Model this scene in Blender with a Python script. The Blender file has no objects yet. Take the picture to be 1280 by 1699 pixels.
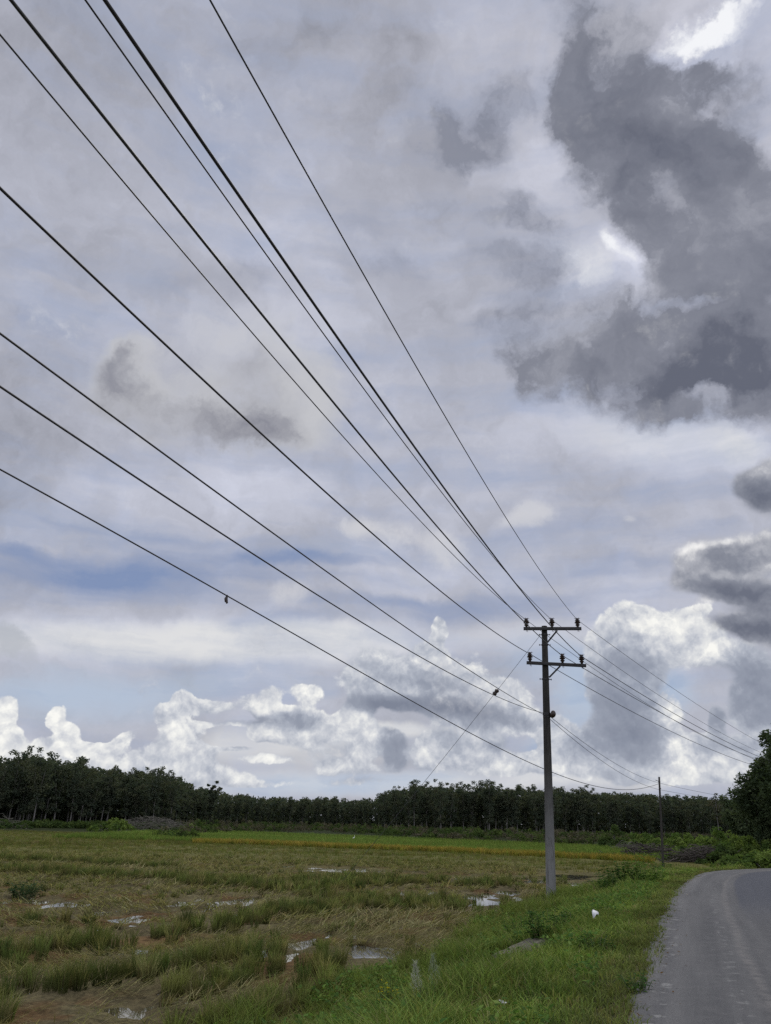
import bpy, bmesh, math, random
import numpy as np
from mathutils import Vector, Matrix
sc = bpy.context.scene
# ---------------------------------------------------------------- camera (1.55 m above the road, tilted up 22 degrees)
FPX, PITCH, ROLL, EYE = 1270., math.atan(511.5/1270), .028, 1.55
_fw = np.array([0, math.cos(PITCH), math.sin(PITCH)]); _u0 = np.array([0, -math.sin(PITCH), math.cos(PITCH)]); _r0 = np.array([1., 0, 0])
_R = _r0*math.cos(ROLL)+_u0*math.sin(ROLL); _U = -_r0*math.sin(ROLL)+_u0*math.cos(ROLL)
CAMPOS = np.array([0, 0, EYE])
cd_ = bpy.data.cameras.new('camera'); cam = bpy.data.objects.new('camera', cd_); sc.collection.objects.link(cam)
cd_.sensor_fit = 'VERTICAL'; cd_.sensor_height = 36; cd_.lens = 36*FPX/1699
cd_.clip_start = .1; cd_.clip_end = 20000
M_ = Matrix(((_R[0], _U[0], -_fw[0], 0), (_R[1], _U[1], -_fw[1], 0), (_R[2], _U[2], -_fw[2], EYE), (0, 0, 0, 1)))
cam.matrix_world = M_; sc.camera = cam
def ray(px, py):
    d = _fw+_R*((px-640)/FPX)-_U*((py-849.5)/FPX); return d/np.linalg.norm(d)
def at_z(px, py, z=0.):
    d = ray(px, py); return CAMPOS+d*((z-EYE)/d[2])
def at_y(px, py, y):
    d = ray(px, py); return CAMPOS+d*(y/d[1])
sc.render.resolution_x = 771; sc.render.resolution_y = 1024
sc.view_settings.view_transform = 'Standard'; sc.view_settings.look = 'None'
sc.view_settings.exposure = .12; sc.view_settings.gamma = 1
sc.cycles.use_denoising = False
# ---------------------------------------------------------------- node helper
class NG:
    """small wrapper: builds math node chains in dependency order"""
    def __init__(self, nt): self.nt = nt
    def node(self, t, **kw):
        n = self.nt.nodes.new(t)
        for k, v in kw.items(): setattr(n, k, v)
        return n
    def put(self, sock, v):
        if isinstance(v, bpy.types.NodeSocket): self.nt.links.new(v, sock)
        elif v is not None: sock.default_value = v
    def m(self, op, a, b=None, c=None, clamp=False):
        n = self.node('ShaderNodeMath', operation=op, use_clamp=clamp)
        self.put(n.inputs[0], a)
        if b is not None: self.put(n.inputs[1], b)
        if c is not None: self.put(n.inputs[2], c)
        return n.outputs[0]
    def v(self, op, a, b=None, s=None):
        n = self.node('ShaderNodeVectorMath', operation=op)
        self.put(n.inputs[0], a)
        if b is not None: self.put(n.inputs[1], b)
        if s is not None: self.put(n.inputs['Scale'], s)
        return n.outputs['Value'] if op in ('DOT_PRODUCT', 'LENGTH') else n.outputs['Vector']
    def noise(self, vec, scale, detail=5, rough=.55, lac=2.0, dist=0., color=False, kind='FBM', norm=True):
        n = self.node('ShaderNodeTexNoise')
        n.noise_dimensions = '3D'; n.noise_type = kind
        if kind == 'FBM': n.normalize = norm
        self.put(n.inputs['Vector'], vec)
        n.inputs['Scale'].default_value = scale; n.inputs['Detail'].default_value = detail
        n.inputs['Roughness'].default_value = rough; n.inputs['Lacunarity'].default_value = lac
        n.inputs['Distortion'].default_value = dist
        return n.outputs['Color'] if color else n.outputs[0]
    def voro(self, vec, scale, detail=3, rough=.5, lac=2.2, smooth=.6):
        n = self.node('ShaderNodeTexVoronoi')
        n.voronoi_dimensions = '3D'; n.feature = 'F1'; n.normalize = True
        self.put(n.inputs['Vector'], vec)
        n.inputs['Scale'].default_value = scale; n.inputs['Detail'].default_value = detail
        n.inputs['Roughness'].default_value = rough; n.inputs['Lacunarity'].default_value = lac
        return n.outputs['Distance']
    def step(self, x, lo, hi, t0=0., t1=1., smooth=True):
        n = self.node('ShaderNodeMapRange', interpolation_type='SMOOTHSTEP' if smooth else 'LINEAR')
        n.clamp = True
        self.put(n.inputs[0], x)
        for i, val in enumerate((lo, hi, t0, t1)): self.put(n.inputs[i+1], val)
        return n.outputs[0]
    def mix(self, f, a, b, mode='MIX'):
        n = self.node('ShaderNodeMix', data_type='RGBA', blend_type=mode)
        n.clamp_factor = True
        self.put(n.inputs[0], f)
        for sock, val in ((n.inputs[6], a), (n.inputs[7], b)):
            if isinstance(val, bpy.types.NodeSocket): self.nt.links.new(val, sock)
            else: sock.default_value = (*val[:3], 1)
        return n.outputs[2]

def lin(c):
    return tuple((x/12.92 if x <= .04045 else ((x+.055)/1.055)**2.4) for x in [q/255. for q in c[:3]])

def chart(g, dvec):
    """vertical wall chart of a direction: x / y and z / y, each repeated over three lanes"""
    sx = g.node('ShaderNodeSeparateXYZ'); g.put(sx.inputs[0], dvec)
    y = g.m('MAXIMUM', sx.outputs[1], .04)
    out = []
    for k in (0, 2):
        q = g.m('DIVIDE', sx.outputs[k], y)
        c = g.node('ShaderNodeCombineXYZ')
        for i in range(3): g.put(c.inputs[i], q)
        out.append(c.outputs[0])
    return out

def field(g, xy, blobs, start=0.):
    """sum of soft elliptical patches of the sky, three at a time"""
    X, Y = xy; acc = start
    def mad(a, b, c):
        n = g.node('ShaderNodeVectorMath', operation='MULTIPLY_ADD')
        g.put(n.inputs[0], a); g.put(n.inputs[1], b); g.put(n.inputs[2], c); return n.outputs[0]
    for i in range(0, len(blobs), 3):
        tr = list(blobs[i:i+3])
        while len(tr) < 3: tr.append((90., 0., 1., 1., 0, 0))
        P, Q, W = [], [], []
        for (x, y, a, b, t, w) in tr:
            ct, st = math.cos(math.radians(t)), math.sin(math.radians(t))
            P.append((ct/a, st/a, -(ct*x+st*y)/a)); Q.append((-st/b, ct/b, (st*x-ct*y)/b)); W.append(w)
        P, Q = list(zip(*P)), list(zip(*Q))
        p = mad(X, P[0], mad(Y, P[1], P[2]))
        q = mad(X, Q[0], mad(Y, Q[1], Q[2]))
        r2 = mad(p, p, g.v('MULTIPLY', q, q))
        f = g.v('MAXIMUM', mad(r2, (-.4, -.4, -.4), (1, 1, 1)), (0, 0, 0))
        acc = g.m('ADD', g.v('DOT_PRODUCT', g.v('MULTIPLY', f, f), tuple(W)), acc)
    return acc
# patches of cloud in the wall chart (x / y, z / y of the direction): centre, half sizes, tilt in degrees, weight
SKY = {
  'BRIGHT': [(0.196,1.188,0.163,0.395,2,0.1), (-0.010,0.786,0.154,0.239,2,0.03), (0.281,0.982,0.113,0.198,2,0.16), (0.340,0.827,0.059,0.070,2,0.3), (0.267,0.749,0.115,0.067,2,0.06), (-0.045,1.270,0.221,0.286,2,-0.05), (0.051,0.450,0.286,0.056,2,0.08), (0.368,0.523,0.149,0.049,-4,0.3), (0.523,0.523,0.053,0.044,2,0.22), (0.157,0.562,0.108,0.070,2,0.12), (-0.647,1.186,0.172,0.338,2,-0.1), (-0.261,1.216,0.218,0.279,2,-0.03), (-0.460,0.956,0.121,0.077,2,0.06), (-0.439,0.435,0.223,0.055,2,0.12), (-0.265,0.422,0.171,0.055,2,0.1), (-0.368,0.212,0.261,0.027,2,0.3), (-0.154,0.214,0.190,0.024,-1,0.32), (-0.488,0.378,0.075,0.053,2,0.08), (0.183,0.310,0.206,0.020,2,0.1), (0.212,0.228,0.120,0.024,2,0.18), (0.013,0.222,0.159,0.024,2,0.22), (-0.220,0.875,0.158,0.120,2,0.04), (-0.333,0.751,0.085,0.029,2,-0.1), (0.326,0.440,0.138,0.028,2,-0.02), (-0.254,0.129,0.230,0.044,2,0.05), (-0.080,0.047,0.298,0.020,2,0.1)],
  'CREAM': [(-0.367,0.210,0.261,0.025,2,0.75), (-0.154,0.211,0.190,0.027,-1,0.8), (-0.011,0.230,0.128,0.021,2,0.3), (-0.113,0.085,0.151,0.026,2,0.75), (-0.006,0.044,0.448,0.015,2,0.7), (-0.053,0.109,0.099,0.012,2,0.5), (0.250,0.205,0.040,0.031,2,0.3), (0.386,0.524,0.158,0.043,-3,0.5), (0.519,0.523,0.053,0.039,2,0.45), (0.172,0.235,0.096,0.024,2,0.35), (0.370,0.073,0.091,0.021,2,0.5), (0.053,0.112,0.115,0.010,2,0.7), (-0.241,0.085,0.045,0.029,2,0.3), (0.226,0.055,0.067,0.014,2,0.4)],
  'BLUE': [(-0.422,0.291,0.229,0.025,-2,1.15), (-0.252,0.311,0.156,0.019,-0,0.65), (-0.155,0.326,0.116,0.014,-0,0.4), (-0.509,0.320,0.076,0.012,-7,0.8), (-0.456,0.258,0.193,0.010,2,0.3), (-0.079,0.298,0.139,0.010,-0,0.35), (0.133,0.267,0.138,0.016,2,0.75), (0.256,0.287,0.098,0.012,2,0.3), (-0.434,0.358,0.051,0.007,-5,0.35), (-0.281,0.344,0.116,0.009,2,0.4), (-0.114,0.323,0.099,0.009,2,0.55), (-0.203,0.233,0.040,0.008,2,0.45), (0.418,0.380,0.061,0.012,10,0.45), (0.342,0.337,0.075,0.014,2,0.42), (0.271,0.392,0.110,0.014,2,0.3), (0.186,0.372,0.051,0.009,2,0.2), (0.299,0.314,0.107,0.008,2,0.35), (-0.013,0.271,0.122,0.008,2,0.5), (-0.124,0.243,0.096,0.008,2,0.35), (-0.595,0.825,0.063,0.033,-21,0.22), (-0.514,0.678,0.107,0.023,-15,0.26), (-0.588,0.697,0.047,0.033,2,0.15), (-0.052,0.649,0.029,0.022,-32,0.15)],
  'PALE': [(-0.387,0.141,0.169,0.037,2,0.8), (-0.166,0.170,0.094,0.023,2,0.3), (-0.050,0.041,0.178,0.015,2,0.6), (0.380,0.162,0.055,0.038,2,0.8), (0.236,0.158,0.035,0.067,2,0.8), (0.179,0.203,0.048,0.039,2,0.4), (-0.086,0.149,0.046,0.023,2,0.25), (-0.297,0.055,0.045,0.014,2,0.5), (0.205,0.090,0.038,0.029,2,0.4)],
  'MID_D': [(-0.127,0.594,0.046,0.080,-15,0.6), (-0.191,0.655,0.114,0.061,-21,0.5), (-0.387,0.606,0.065,0.055,-9,0.8), (-0.280,0.548,0.108,0.058,-9,0.85), (-0.182,0.541,0.080,0.050,2,0.6), (-0.316,0.619,0.073,0.042,2,0.35), (-0.067,0.382,0.021,0.036,2,0)],
  'MID_S': [(-0.229,0.524,0.075,0.032,13,1.15), (-0.377,0.596,0.053,0.027,-25,0.62), (-0.395,0.566,0.046,0.022,-9,0.35), (-0.307,0.547,0.062,0.026,2,0.55), (-0.166,0.689,0.112,0.054,2,-0.2), (-0.112,0.563,0.036,0.060,2,-0.2), (-0.392,0.638,0.036,0.013,14,-0.1), (-0.198,0.581,0.036,0.041,2,0.35)],
  'WISP': [(0.158,1.187,0.103,0.065,44,0.75), (0.082,1.105,0.038,0.088,-14,0.7), (0.119,1.135,0.051,0.036,49,0.3), (0.225,1.250,0.060,0.055,28,0.4), (0.183,0.966,0.059,0.057,-36,0.55), (0.229,0.918,0.044,0.055,2,0.5), (0.193,0.819,0.064,0.051,25,0.85), (0.140,0.851,0.033,0.041,2,0.35), (0.227,0.719,0.068,0.043,14,0.45), (0.133,0.721,0.058,0.024,14,0.35), (0.314,1.024,0.041,0.079,2,0.25), (-0.013,0.907,0.060,0.037,2,0.2), (-0.096,0.969,0.081,0.052,2,0.15), (-0.334,0.763,0.105,0.030,2,0.3), (-0.222,0.790,0.058,0.028,2,0.25), (-0.040,0.814,0.058,0.028,2,0.22), (0.028,0.835,0.039,0.029,2,0.25)],
  'DARK_D': [(0.411,0.860,0.059,0.083,2,0.6), (0.349,0.706,0.066,0.055,2,0.4), (0.581,0.878,0.080,0.096,2,0.4), (0.399,0.935,0.056,0.135,2,0.8), (0.599,1.034,0.094,0.179,2,0.95), (0.286,0.617,0.055,0.031,2,0.3), (0.437,1.336,0.113,0.197,2,1.25), (0.400,1.182,0.092,0.128,2,0.95), (0.506,0.990,0.144,0.199,2,1.25), (0.496,1.171,0.119,0.154,2,0.8), (0.611,0.879,0.110,0.251,2,1.05), (0.463,0.802,0.087,0.103,2,0.9), (0.556,0.647,0.158,0.073,2,1.3), (0.363,0.657,0.133,0.052,9,1.05), (0.262,0.670,0.093,0.062,19,0.9), (0.370,0.729,0.057,0.045,2,0.5), (0.214,0.636,0.055,0.042,2,0.45), (0.429,0.591,0.127,0.029,2,0.7), (0.518,0.712,0.085,0.066,2,0.4), (0.670,1.282,0.067,0.091,2,0.55), (0.593,1.326,0.090,0.042,27,0.45), (0.343,1.447,0.070,0.083,2,0.5), (0.494,1.454,0.093,0.083,2,0.6), (0.332,1.285,0.045,0.090,-26,0.5), (0.646,1.446,0.080,0.060,22,-2.2), (0.572,1.387,0.034,0.032,2,-0.3), (0.599,1.197,0.025,0.048,-47,-0.75), (0.528,1.121,0.021,0.034,2,-0.4), (0.619,1.062,0.074,0.157,2,0.7), (0.586,1.279,0.067,0.061,2,0.3), (0.358,1.052,0.042,0.080,2,0.4), (0.638,1.220,0.033,0.030,2,-0.3), (0.418,0.737,0.057,0.023,2,-0.62), (0.473,0.727,0.019,0.027,2,-0.5), (0.312,0.661,0.035,0.014,24,-0.65), (0.477,0.608,0.027,0.021,2,-0.95), (0.376,1.424,0.025,0.030,2,-0.5), (0.346,0.846,0.026,0.060,2,-0.9), (0.691,1.346,0.018,0.032,2,-0.4), (0.292,0.693,0.019,0.013,2,-0.4), (0.270,0.807,0.058,0.070,2,-0.3), (0.595,1.075,0.013,0.017,2,-0.4)],
  'DARK_S': [(0.599,0.994,0.093,0.163,2,0.55), (0.367,1.382,0.080,0.142,2,0.35), (0.647,1.105,0.053,0.082,2,0.3), (0.399,0.935,0.051,0.111,2,0.4), (0.469,1.322,0.090,0.108,2,0.6), (0.438,1.125,0.096,0.097,2,0.75), (0.509,1.099,0.064,0.082,2,0.4), (0.455,0.989,0.103,0.077,2,0.55), (0.472,0.874,0.087,0.074,-11,0.5), (0.586,0.783,0.108,0.062,24,0.75), (0.559,0.669,0.137,0.041,13,1.1), (0.378,0.620,0.138,0.023,2,0.55), (0.417,0.643,0.092,0.028,2,0.4), (0.233,0.648,0.049,0.026,24,0.4), (0.537,0.914,0.050,0.050,2,-0.12), (0.152,1.172,0.051,0.037,44,0.35), (0.193,0.816,0.031,0.022,25,0.45), (0.561,0.626,0.064,0.031,2,0.4), (0.448,0.676,0.093,0.027,2,0.4)],
  'LOWR_D': [(0.540,0.446,0.035,0.031,-9,1.1), (0.519,0.465,0.028,0.018,22,0.7), (0.564,0.476,0.035,0.028,2,0.8), (0.511,0.355,0.087,0.030,10,1.1), (0.438,0.339,0.045,0.029,26,1), (0.462,0.308,0.074,0.019,-0,0.9), (0.514,0.294,0.058,0.020,2,0.8), (0.483,0.256,0.056,0.018,-2,1), (0.514,0.245,0.040,0.024,2,0.8), (0.426,0.279,0.023,0.008,26,0.5)],
  'LOWR_S': [(0.537,0.442,0.043,0.022,2,1), (0.462,0.306,0.073,0.014,-3,0.9), (0.516,0.286,0.049,0.017,2,0.7), (0.493,0.240,0.055,0.013,-5,0.9), (0.481,0.349,0.042,0.019,2,0.45), (0.426,0.348,0.022,0.018,31,-0.6), (0.455,0.375,0.053,0.007,16,-0.9), (0.515,0.381,0.044,0.007,10,-0.5)],
  'CUM_D': [(-0.244,0.046,0.082,0.018,2,0.9), (-0.357,0.054,0.082,0.016,2,0.65), (-0.455,0.058,0.045,0.021,2,0.8), (-0.053,0.101,0.053,0.018,11,0.6), (-0.113,0.096,0.045,0.017,2,0.5), (-0.021,0.059,0.082,0.014,2,0.55), (-0.162,0.132,0.028,0.015,2,0.5), (-0.056,0.165,0.031,0.018,2,0.45), (-0.010,0.174,0.034,0.031,2,0.5), (0.191,0.119,0.038,0.019,2,0.5), (-0.307,0.121,0.018,0.015,2,0.3), (0.292,0.230,0.024,0.032,2,0.5), (0.287,0.175,0.024,0.046,2,0.5), (0.400,0.074,0.068,0.017,2,0.7), (0.390,0.249,0.057,0.024,2,1), (0.431,0.222,0.044,0.027,2,1.1), (0.330,0.256,0.032,0.023,2,0.85), (0.330,0.207,0.056,0.039,2,1), (0.313,0.153,0.047,0.045,2,1.1), (0.311,0.093,0.057,0.036,2,1), (0.425,0.273,0.019,0.008,21,0.7), (0.369,0.131,0.023,0.030,2,0.6), (0.379,0.088,0.046,0.019,2,0.8), (0.490,0.196,0.035,0.034,2,1.3), (0.484,0.142,0.037,0.030,2,1.4), (0.430,0.129,0.012,0.019,2,0.9), (0.422,0.100,0.046,0.015,2,0.9), (0.478,0.090,0.046,0.019,2,0.7), (0.037,0.156,0.062,0.026,-4,1.25), (0.107,0.151,0.062,0.029,-6,1.1), (0.065,0.192,0.046,0.027,-24,0.8), (-0.024,0.140,0.020,0.015,2,0.6), (0.170,0.156,0.030,0.023,-19,0.6), (0.075,0.236,0.011,0.018,2,0.85), (-0.018,0.202,0.039,0.031,2,0.35), (0.141,0.122,0.069,0.012,2,0.8), (0.045,0.184,0.024,0.023,2,0.3), (0.014,0.183,0.024,0.023,2,0.3), (0.132,0.202,0.031,0.019,-29,0.4), (0.020,0.085,0.017,0.024,2,1), (0.069,0.083,0.026,0.024,2,1), (0.122,0.088,0.045,0.024,2,0.8), (0.166,0.068,0.068,0.013,2,0.7), (0.228,0.094,0.027,0.026,2,1), (0.242,0.070,0.068,0.014,2,0.7), (-0.015,0.088,0.026,0.016,31,0.7), (0.270,0.099,0.012,0.022,2,0.5), (0.353,0.058,0.105,0.011,2,0.6), (-0.249,0.133,0.017,0.016,2,1), (-0.224,0.130,0.034,0.010,-6,0.9), (-0.274,0.118,0.014,0.013,2,0.9), (-0.251,0.100,0.030,0.019,2,0.9), (-0.258,0.067,0.045,0.018,2,1), (-0.225,0.075,0.030,0.010,2,0.6), (-0.191,0.109,0.046,0.005,-0,0.5), (-0.411,0.114,0.011,0.016,2,1.1), (-0.396,0.097,0.020,0.010,-17,0.9), (-0.383,0.074,0.038,0.011,-6,1), (-0.345,0.073,0.030,0.007,2,0.8), (-0.321,0.086,0.019,0.009,22,0.8), (-0.304,0.064,0.009,0.006,2,0.6), (-0.416,0.073,0.015,0.014,2,0.5), (-0.478,0.112,0.017,0.022,2,1.3), (-0.463,0.083,0.018,0.014,2,0.8), (-0.098,0.149,0.022,0.012,-13,0.9), (-0.108,0.120,0.046,0.013,-2,0.95), (-0.031,0.124,0.023,0.019,2,0.75), (-0.140,0.097,0.023,0.009,-8,0.8), (-0.134,0.068,0.038,0.006,-1,0.75), (-0.180,0.080,0.023,0.004,2,0.6), (-0.052,0.076,0.060,0.009,5,0.5), (-0.062,0.061,0.018,0.009,2,0.7), (-0.169,0.043,0.016,0.008,2,0.6), (-0.140,0.148,0.015,0.011,2,0.5), (-0.080,0.040,0.223,0.006,2,0.4)],
  'CUM_V': [(-0.357,0.054,0.089,0.014,2,0.42), (-0.455,0.058,0.037,0.021,2,0.49), (-0.244,0.046,0.074,0.014,2,0.42), (-0.021,0.059,0.082,0.011,2,0.07), (-0.053,0.101,0.053,0.013,11,0.21), (0.399,0.070,0.060,0.011,2,0.21), (-0.056,0.165,0.031,0.018,2,0.07), (0.045,0.136,0.077,0.012,-0,-1.8), (0.122,0.128,0.061,0.015,-4,-1.32), (0.076,0.165,0.054,0.018,-8,-0.72), (0.007,0.140,0.039,0.012,2,-0.84), (0.020,0.085,0.020,0.029,2,-1.2), (0.163,0.093,0.038,0.010,2,-0.96), (0.250,0.088,0.020,0.014,2,-0.6), (0.069,0.083,0.020,0.014,2,0.35), (0.045,0.195,0.016,0.017,-39,0.35), (0.075,0.245,0.011,0.011,2,0.14), (0.229,0.104,0.023,0.013,2,0.42), (0.177,0.156,0.019,0.011,2,0.14), (0.204,0.065,0.060,0.006,2,0.28), (0.308,0.137,0.046,0.066,2,-1.2), (0.321,0.203,0.046,0.021,-9,-0.42), (0.326,0.256,0.032,0.016,2,-0.12), (0.391,0.189,0.055,0.011,2,-0.6), (0.399,0.258,0.066,0.018,6,0.525), (0.451,0.227,0.032,0.024,2,0.63), (0.373,0.135,0.023,0.018,2,0.525), (0.379,0.091,0.026,0.017,2,0.63), (0.488,0.165,0.047,0.060,2,-1.5), (0.430,0.129,0.014,0.019,2,-1.2), (0.429,0.098,0.038,0.010,2,-0.84), (0.425,0.275,0.015,0.007,2,0.49), (0.279,0.071,0.038,0.010,2,0.07), (0.328,0.104,0.023,0.022,2,-0.48), (-0.251,0.107,0.046,0.051,2,0.735), (-0.402,0.096,0.038,0.036,2,0.735), (-0.346,0.079,0.038,0.014,2,0.56), (-0.476,0.105,0.023,0.036,2,0.77), (-0.180,0.115,0.043,0.006,-2,-1.44), (-0.173,0.086,0.038,0.004,-1,-0.96), (-0.277,0.095,0.011,0.015,2,-0.6), (-0.227,0.089,0.012,0.010,2,-0.48), (-0.411,0.084,0.015,0.009,2,-0.6), (-0.094,0.149,0.020,0.011,-8,0.63), (-0.115,0.115,0.038,0.010,2,-1.2), (-0.031,0.121,0.020,0.016,2,0.56), (-0.140,0.097,0.026,0.009,-8,0.63), (-0.134,0.068,0.045,0.006,-1,0.63), (-0.011,0.088,0.026,0.015,31,0.56), (-0.062,0.060,0.015,0.007,2,0.35), (-0.169,0.044,0.012,0.007,2,0.42), (-0.050,0.048,0.089,0.008,2,-0.36), (0.022,0.141,0.085,0.020,2,-0.5), (0.308,0.145,0.047,0.059,2,-0.35), (0.327,0.101,0.046,0.022,2,-0.3)],
  'SOFT_W': [(0.001,0.371,0.067,0.025,-5,0.7), (0.085,0.347,0.041,0.030,-20,0.6), (-0.041,0.378,0.025,0.018,2,0.5), (0.204,0.408,0.043,0.022,2,0.75), (0.161,0.389,0.034,0.012,12,0.4), (-0.127,0.284,0.033,0.022,2,0.55), (0.344,0.402,0.012,0.007,2,0.5), (0.050,0.568,0.054,0.030,2,0.25), (-0.078,0.606,0.018,0.041,2,0.2)],
  'SOFT_D': [(0.052,0.328,0.050,0.012,-3,0.3), (-0.032,0.356,0.033,0.011,2,0.25), (-0.480,0.181,0.032,0.020,-8,0.9), (-0.501,0.204,0.019,0.016,2,0.5), (-0.445,0.162,0.023,0.008,2,0.4)],
  'LOWR_V': [(0.537,0.445,0.040,0.028,2,-1.3), (0.474,0.306,0.074,0.015,-0,-1.2), (0.516,0.286,0.049,0.020,2,-0.9), (0.494,0.248,0.055,0.017,-5,-1.2), (0.481,0.349,0.042,0.019,2,-0.5), (0.422,0.348,0.024,0.018,31,0.5), (0.441,0.366,0.053,0.007,16,0.8), (0.515,0.381,0.044,0.007,10,0.5), (0.426,0.279,0.019,0.008,21,1), (0.449,0.272,0.024,0.005,2,0.3), (0.460,0.323,0.008,0.007,2,0.3)],
}
SUN_EL, SUN_AZ = 56., 28.
def C10(r, g_, b): return tuple(10*x for x in lin((r, g_, b)))
def ramp(g, x, stops):
    """colour over a value through several stops"""
    c = stops[0][1]
    for (x0, _), (x1, c1) in zip(stops, stops[1:]):
        c = g.mix(g.step(x, x0, x1, smooth=False), c, c1)
    return c
def rough(g, f, n, amp, k=2.2):
    """noise roughens a patch field only where there is a patch"""
    return g.m('MULTIPLY_ADD', g.m('MULTIPLY', n, amp), g.m('MULTIPLY', g.m('ABSOLUTE', f), k, clamp=True), f)
def build_sky():
    w = bpy.data.worlds.new('World'); w.use_nodes = True
    nt = w.node_tree; nt.nodes.clear(); g = NG(nt)
    d = g.node('ShaderNodeTexCoord').outputs['Generated']
    sky = g.node('ShaderNodeTexSky', sky_type='NISHITA'); sky.sun_disc = False
    sky.sun_elevation = math.radians(SUN_EL); sky.sun_rotation = math.radians(SUN_AZ)
    # ---- shared noises
    w1 = g.v('SCALE', g.v('SUBTRACT', g.noise(d, 4.5, 3, .5, color=True), (.5, .5, .5)), s=.16)
    w2 = g.v('SCALE', g.v('SUBTRACT', g.noise(d, 14, 6, .62, color=True), (.5, .5, .5)), s=.10)
    dw = g.v('ADD', g.v('ADD', d, w1), w2)                     # ragged cloud edges
    ws = g.v('MULTIPLY', g.v('ADD', w1, w2), (1., 1., .22))
    ds = g.v('ADD', d, ws)                                     # streaky layers keep level
    n_big = g.noise(dw, 4.0, 5, .55)
    n_fine = g.noise(dw, 9., 7, .6)
    n_str = g.noise(g.v('MULTIPLY', ds, (2.0, 2.0, 13.)), 2.0, 6, .58)
    D0, DW, DS = chart(g, d), chart(g, dw), chart(g, ds)
    nb = g.m('SUBTRACT', n_big, .5); nf = g.m('SUBTRACT', n_fine, .5); ns = g.m('SUBTRACT', n_str, .5)
    # ---- puffy height field of the cumulus, lit from above
    dp = g.v('ADD', d, g.v('SCALE', w2, s=.30))
    pf = g.voro(dp, 13., 4, .56, 2.25)
    pf2 = g.voro(g.v('ADD', dp, (.0025, 0., .0085)), 13., 4, .56, 2.25)
    lit = g.m('MULTIPLY', g.m('SUBTRACT', pf2, pf), 7.0)
    puff = g.m('SUBTRACT', .40, pf)
    # ---- layer 0: the high grey sheet over a little real sky colour
    col = g.mix(.95, sky.outputs[0], C10(180, 182, 194))
    b = field(g, DS, SKY['BRIGHT'], 1.0)
    b = g.m('MULTIPLY_ADD', nb, 1.15, b)
    b = g.m('MULTIPLY_ADD', nf, 1.15, b)
    b = g.m('MULTIPLY_ADD', ns, .14, b)
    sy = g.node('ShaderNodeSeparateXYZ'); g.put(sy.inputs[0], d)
    b = g.m('MULTIPLY', b, g.step(sy.outputs[1], .30, -.35, 1.0, 2.3))       # unseen sky overhead and behind, brightened to add light on the ground
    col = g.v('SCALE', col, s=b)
    f = g.m('MULTIPLY_ADD', ns, .9, field(g, DS, SKY['CREAM']))
    col = g.mix(g.step(f, .0, 1.0, 0, .9), col, C10(228, 228, 227))
    # ---- pale low sky, blue gaps
    f = g.m('MULTIPLY_ADD', ns, .9, field(g, DS, SKY['PALE']))
    col = g.mix(g.step(f, .0, .95, 0, .85), col, C10(178, 196, 218))
    f = g.m('MULTIPLY_ADD', nf, 1.0, g.m('MULTIPLY_ADD', ns, 2.6, field(g, DS, SKY['BLUE'])))
    col = g.mix(g.step(f, -.15, 1.5, 0, .85, smooth=False), col, C10(104, 131, 177))
    # ---- middle cloud on the left
    f = rough(g, field(g, DW, SKY['MID_D']), g.m('MULTIPLY_ADD', nb, .4, nf), 2.4)
    col = g.mix(g.step(f, -.05, 1.2, 0, .75), col, C10(196, 196, 197))
    s = rough(g, field(g, DW, SKY['MID_S']), nf, 4.5)
    col = g.mix(g.step(s, -.1, 1.5, 0, .9, smooth=False), col, C10(122, 123, 135))
    f = rough(g, field(g, D0, SKY['SOFT_W']), g.m('MULTIPLY_ADD', puff, .55, nf), 2.2)
    col = g.mix(g.step(f, .2, .9, 0, .6), col, C10(216, 215, 216))
    f = rough(g, field(g, DW, SKY['SOFT_D']), nf, 2.2)
    col = g.mix(g.step(f, .1, .9, 0, .6), col, C10(168, 173, 180))
    dc = chart(g, g.v('ADD', d, g.v('SCALE', w2, s=.22)))
    cf = field(g, dc, SKY['CUM_D'])
    cd = g.m('MULTIPLY_ADD', g.m('MULTIPLY_ADD', nf, 1.2, g.m('MULTIPLY', puff, 2.3)), g.m('MULTIPLY', cf, 1.7, clamp=True), cf)
    cv = g.m('MULTIPLY_ADD', nf, 2.2, g.m('MULTIPLY_ADD', nb, 1.6, field(g, dc, SKY['CUM_V'])))
    rim = g.step(cd, .40, .95, .15, 0.)
    cv = g.m('ADD', g.m('ADD', cv, rim), lit)
    cc = ramp(g, cv, [(-2.6, C10(112, 120, 138)), (-1.0, C10(143, 150, 165)), (-.3, C10(172, 178, 190)), (.25, C10(204, 207, 213)), (1.1, C10(255, 254, 247))])
    hard = g.step(cv, -.8, .9, .85, .55)                      # lit tops are crisp, shaded ones soft
    lo = g.m('SUBTRACT', hard, g.step(cv, -.6, .8, .40, .25))
    col = g.mix(g.m('MULTIPLY', g.step(cd, lo, hard), .94), col, cc)
    # ---- torn grey scraps
    f = rough(g, field(g, DW, SKY['WISP']), g.m('MULTIPLY_ADD', nb, .4, nf), 4.2)
    col = g.mix(g.step(f, -.05, .95, 0, .85, smooth=False), col, C10(120, 124, 138))
    # ---- dark mass upper right
    f = rough(g, field(g, DW, SKY['DARK_D']), g.m('MULTIPLY_ADD', nb, .45, nf), 5.5, 1.6)
    s = g.m('MULTIPLY_ADD', nf, 3.2, g.m('MULTIPLY_ADD', nb, 3.0, field(g, DW, SKY['DARK_S'], -.05)))
    dk = ramp(g, s, [(-.5, C10(168, 170, 180)), (.4, C10(126, 129, 141)), (1.5, C10(92, 96, 110))])
    hole = g.step(f, -1.5, .05, 1., 0.)
    col = g.mix(g.m('MULTIPLY', hole, .85), col, C10(243, 244, 246))
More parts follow.
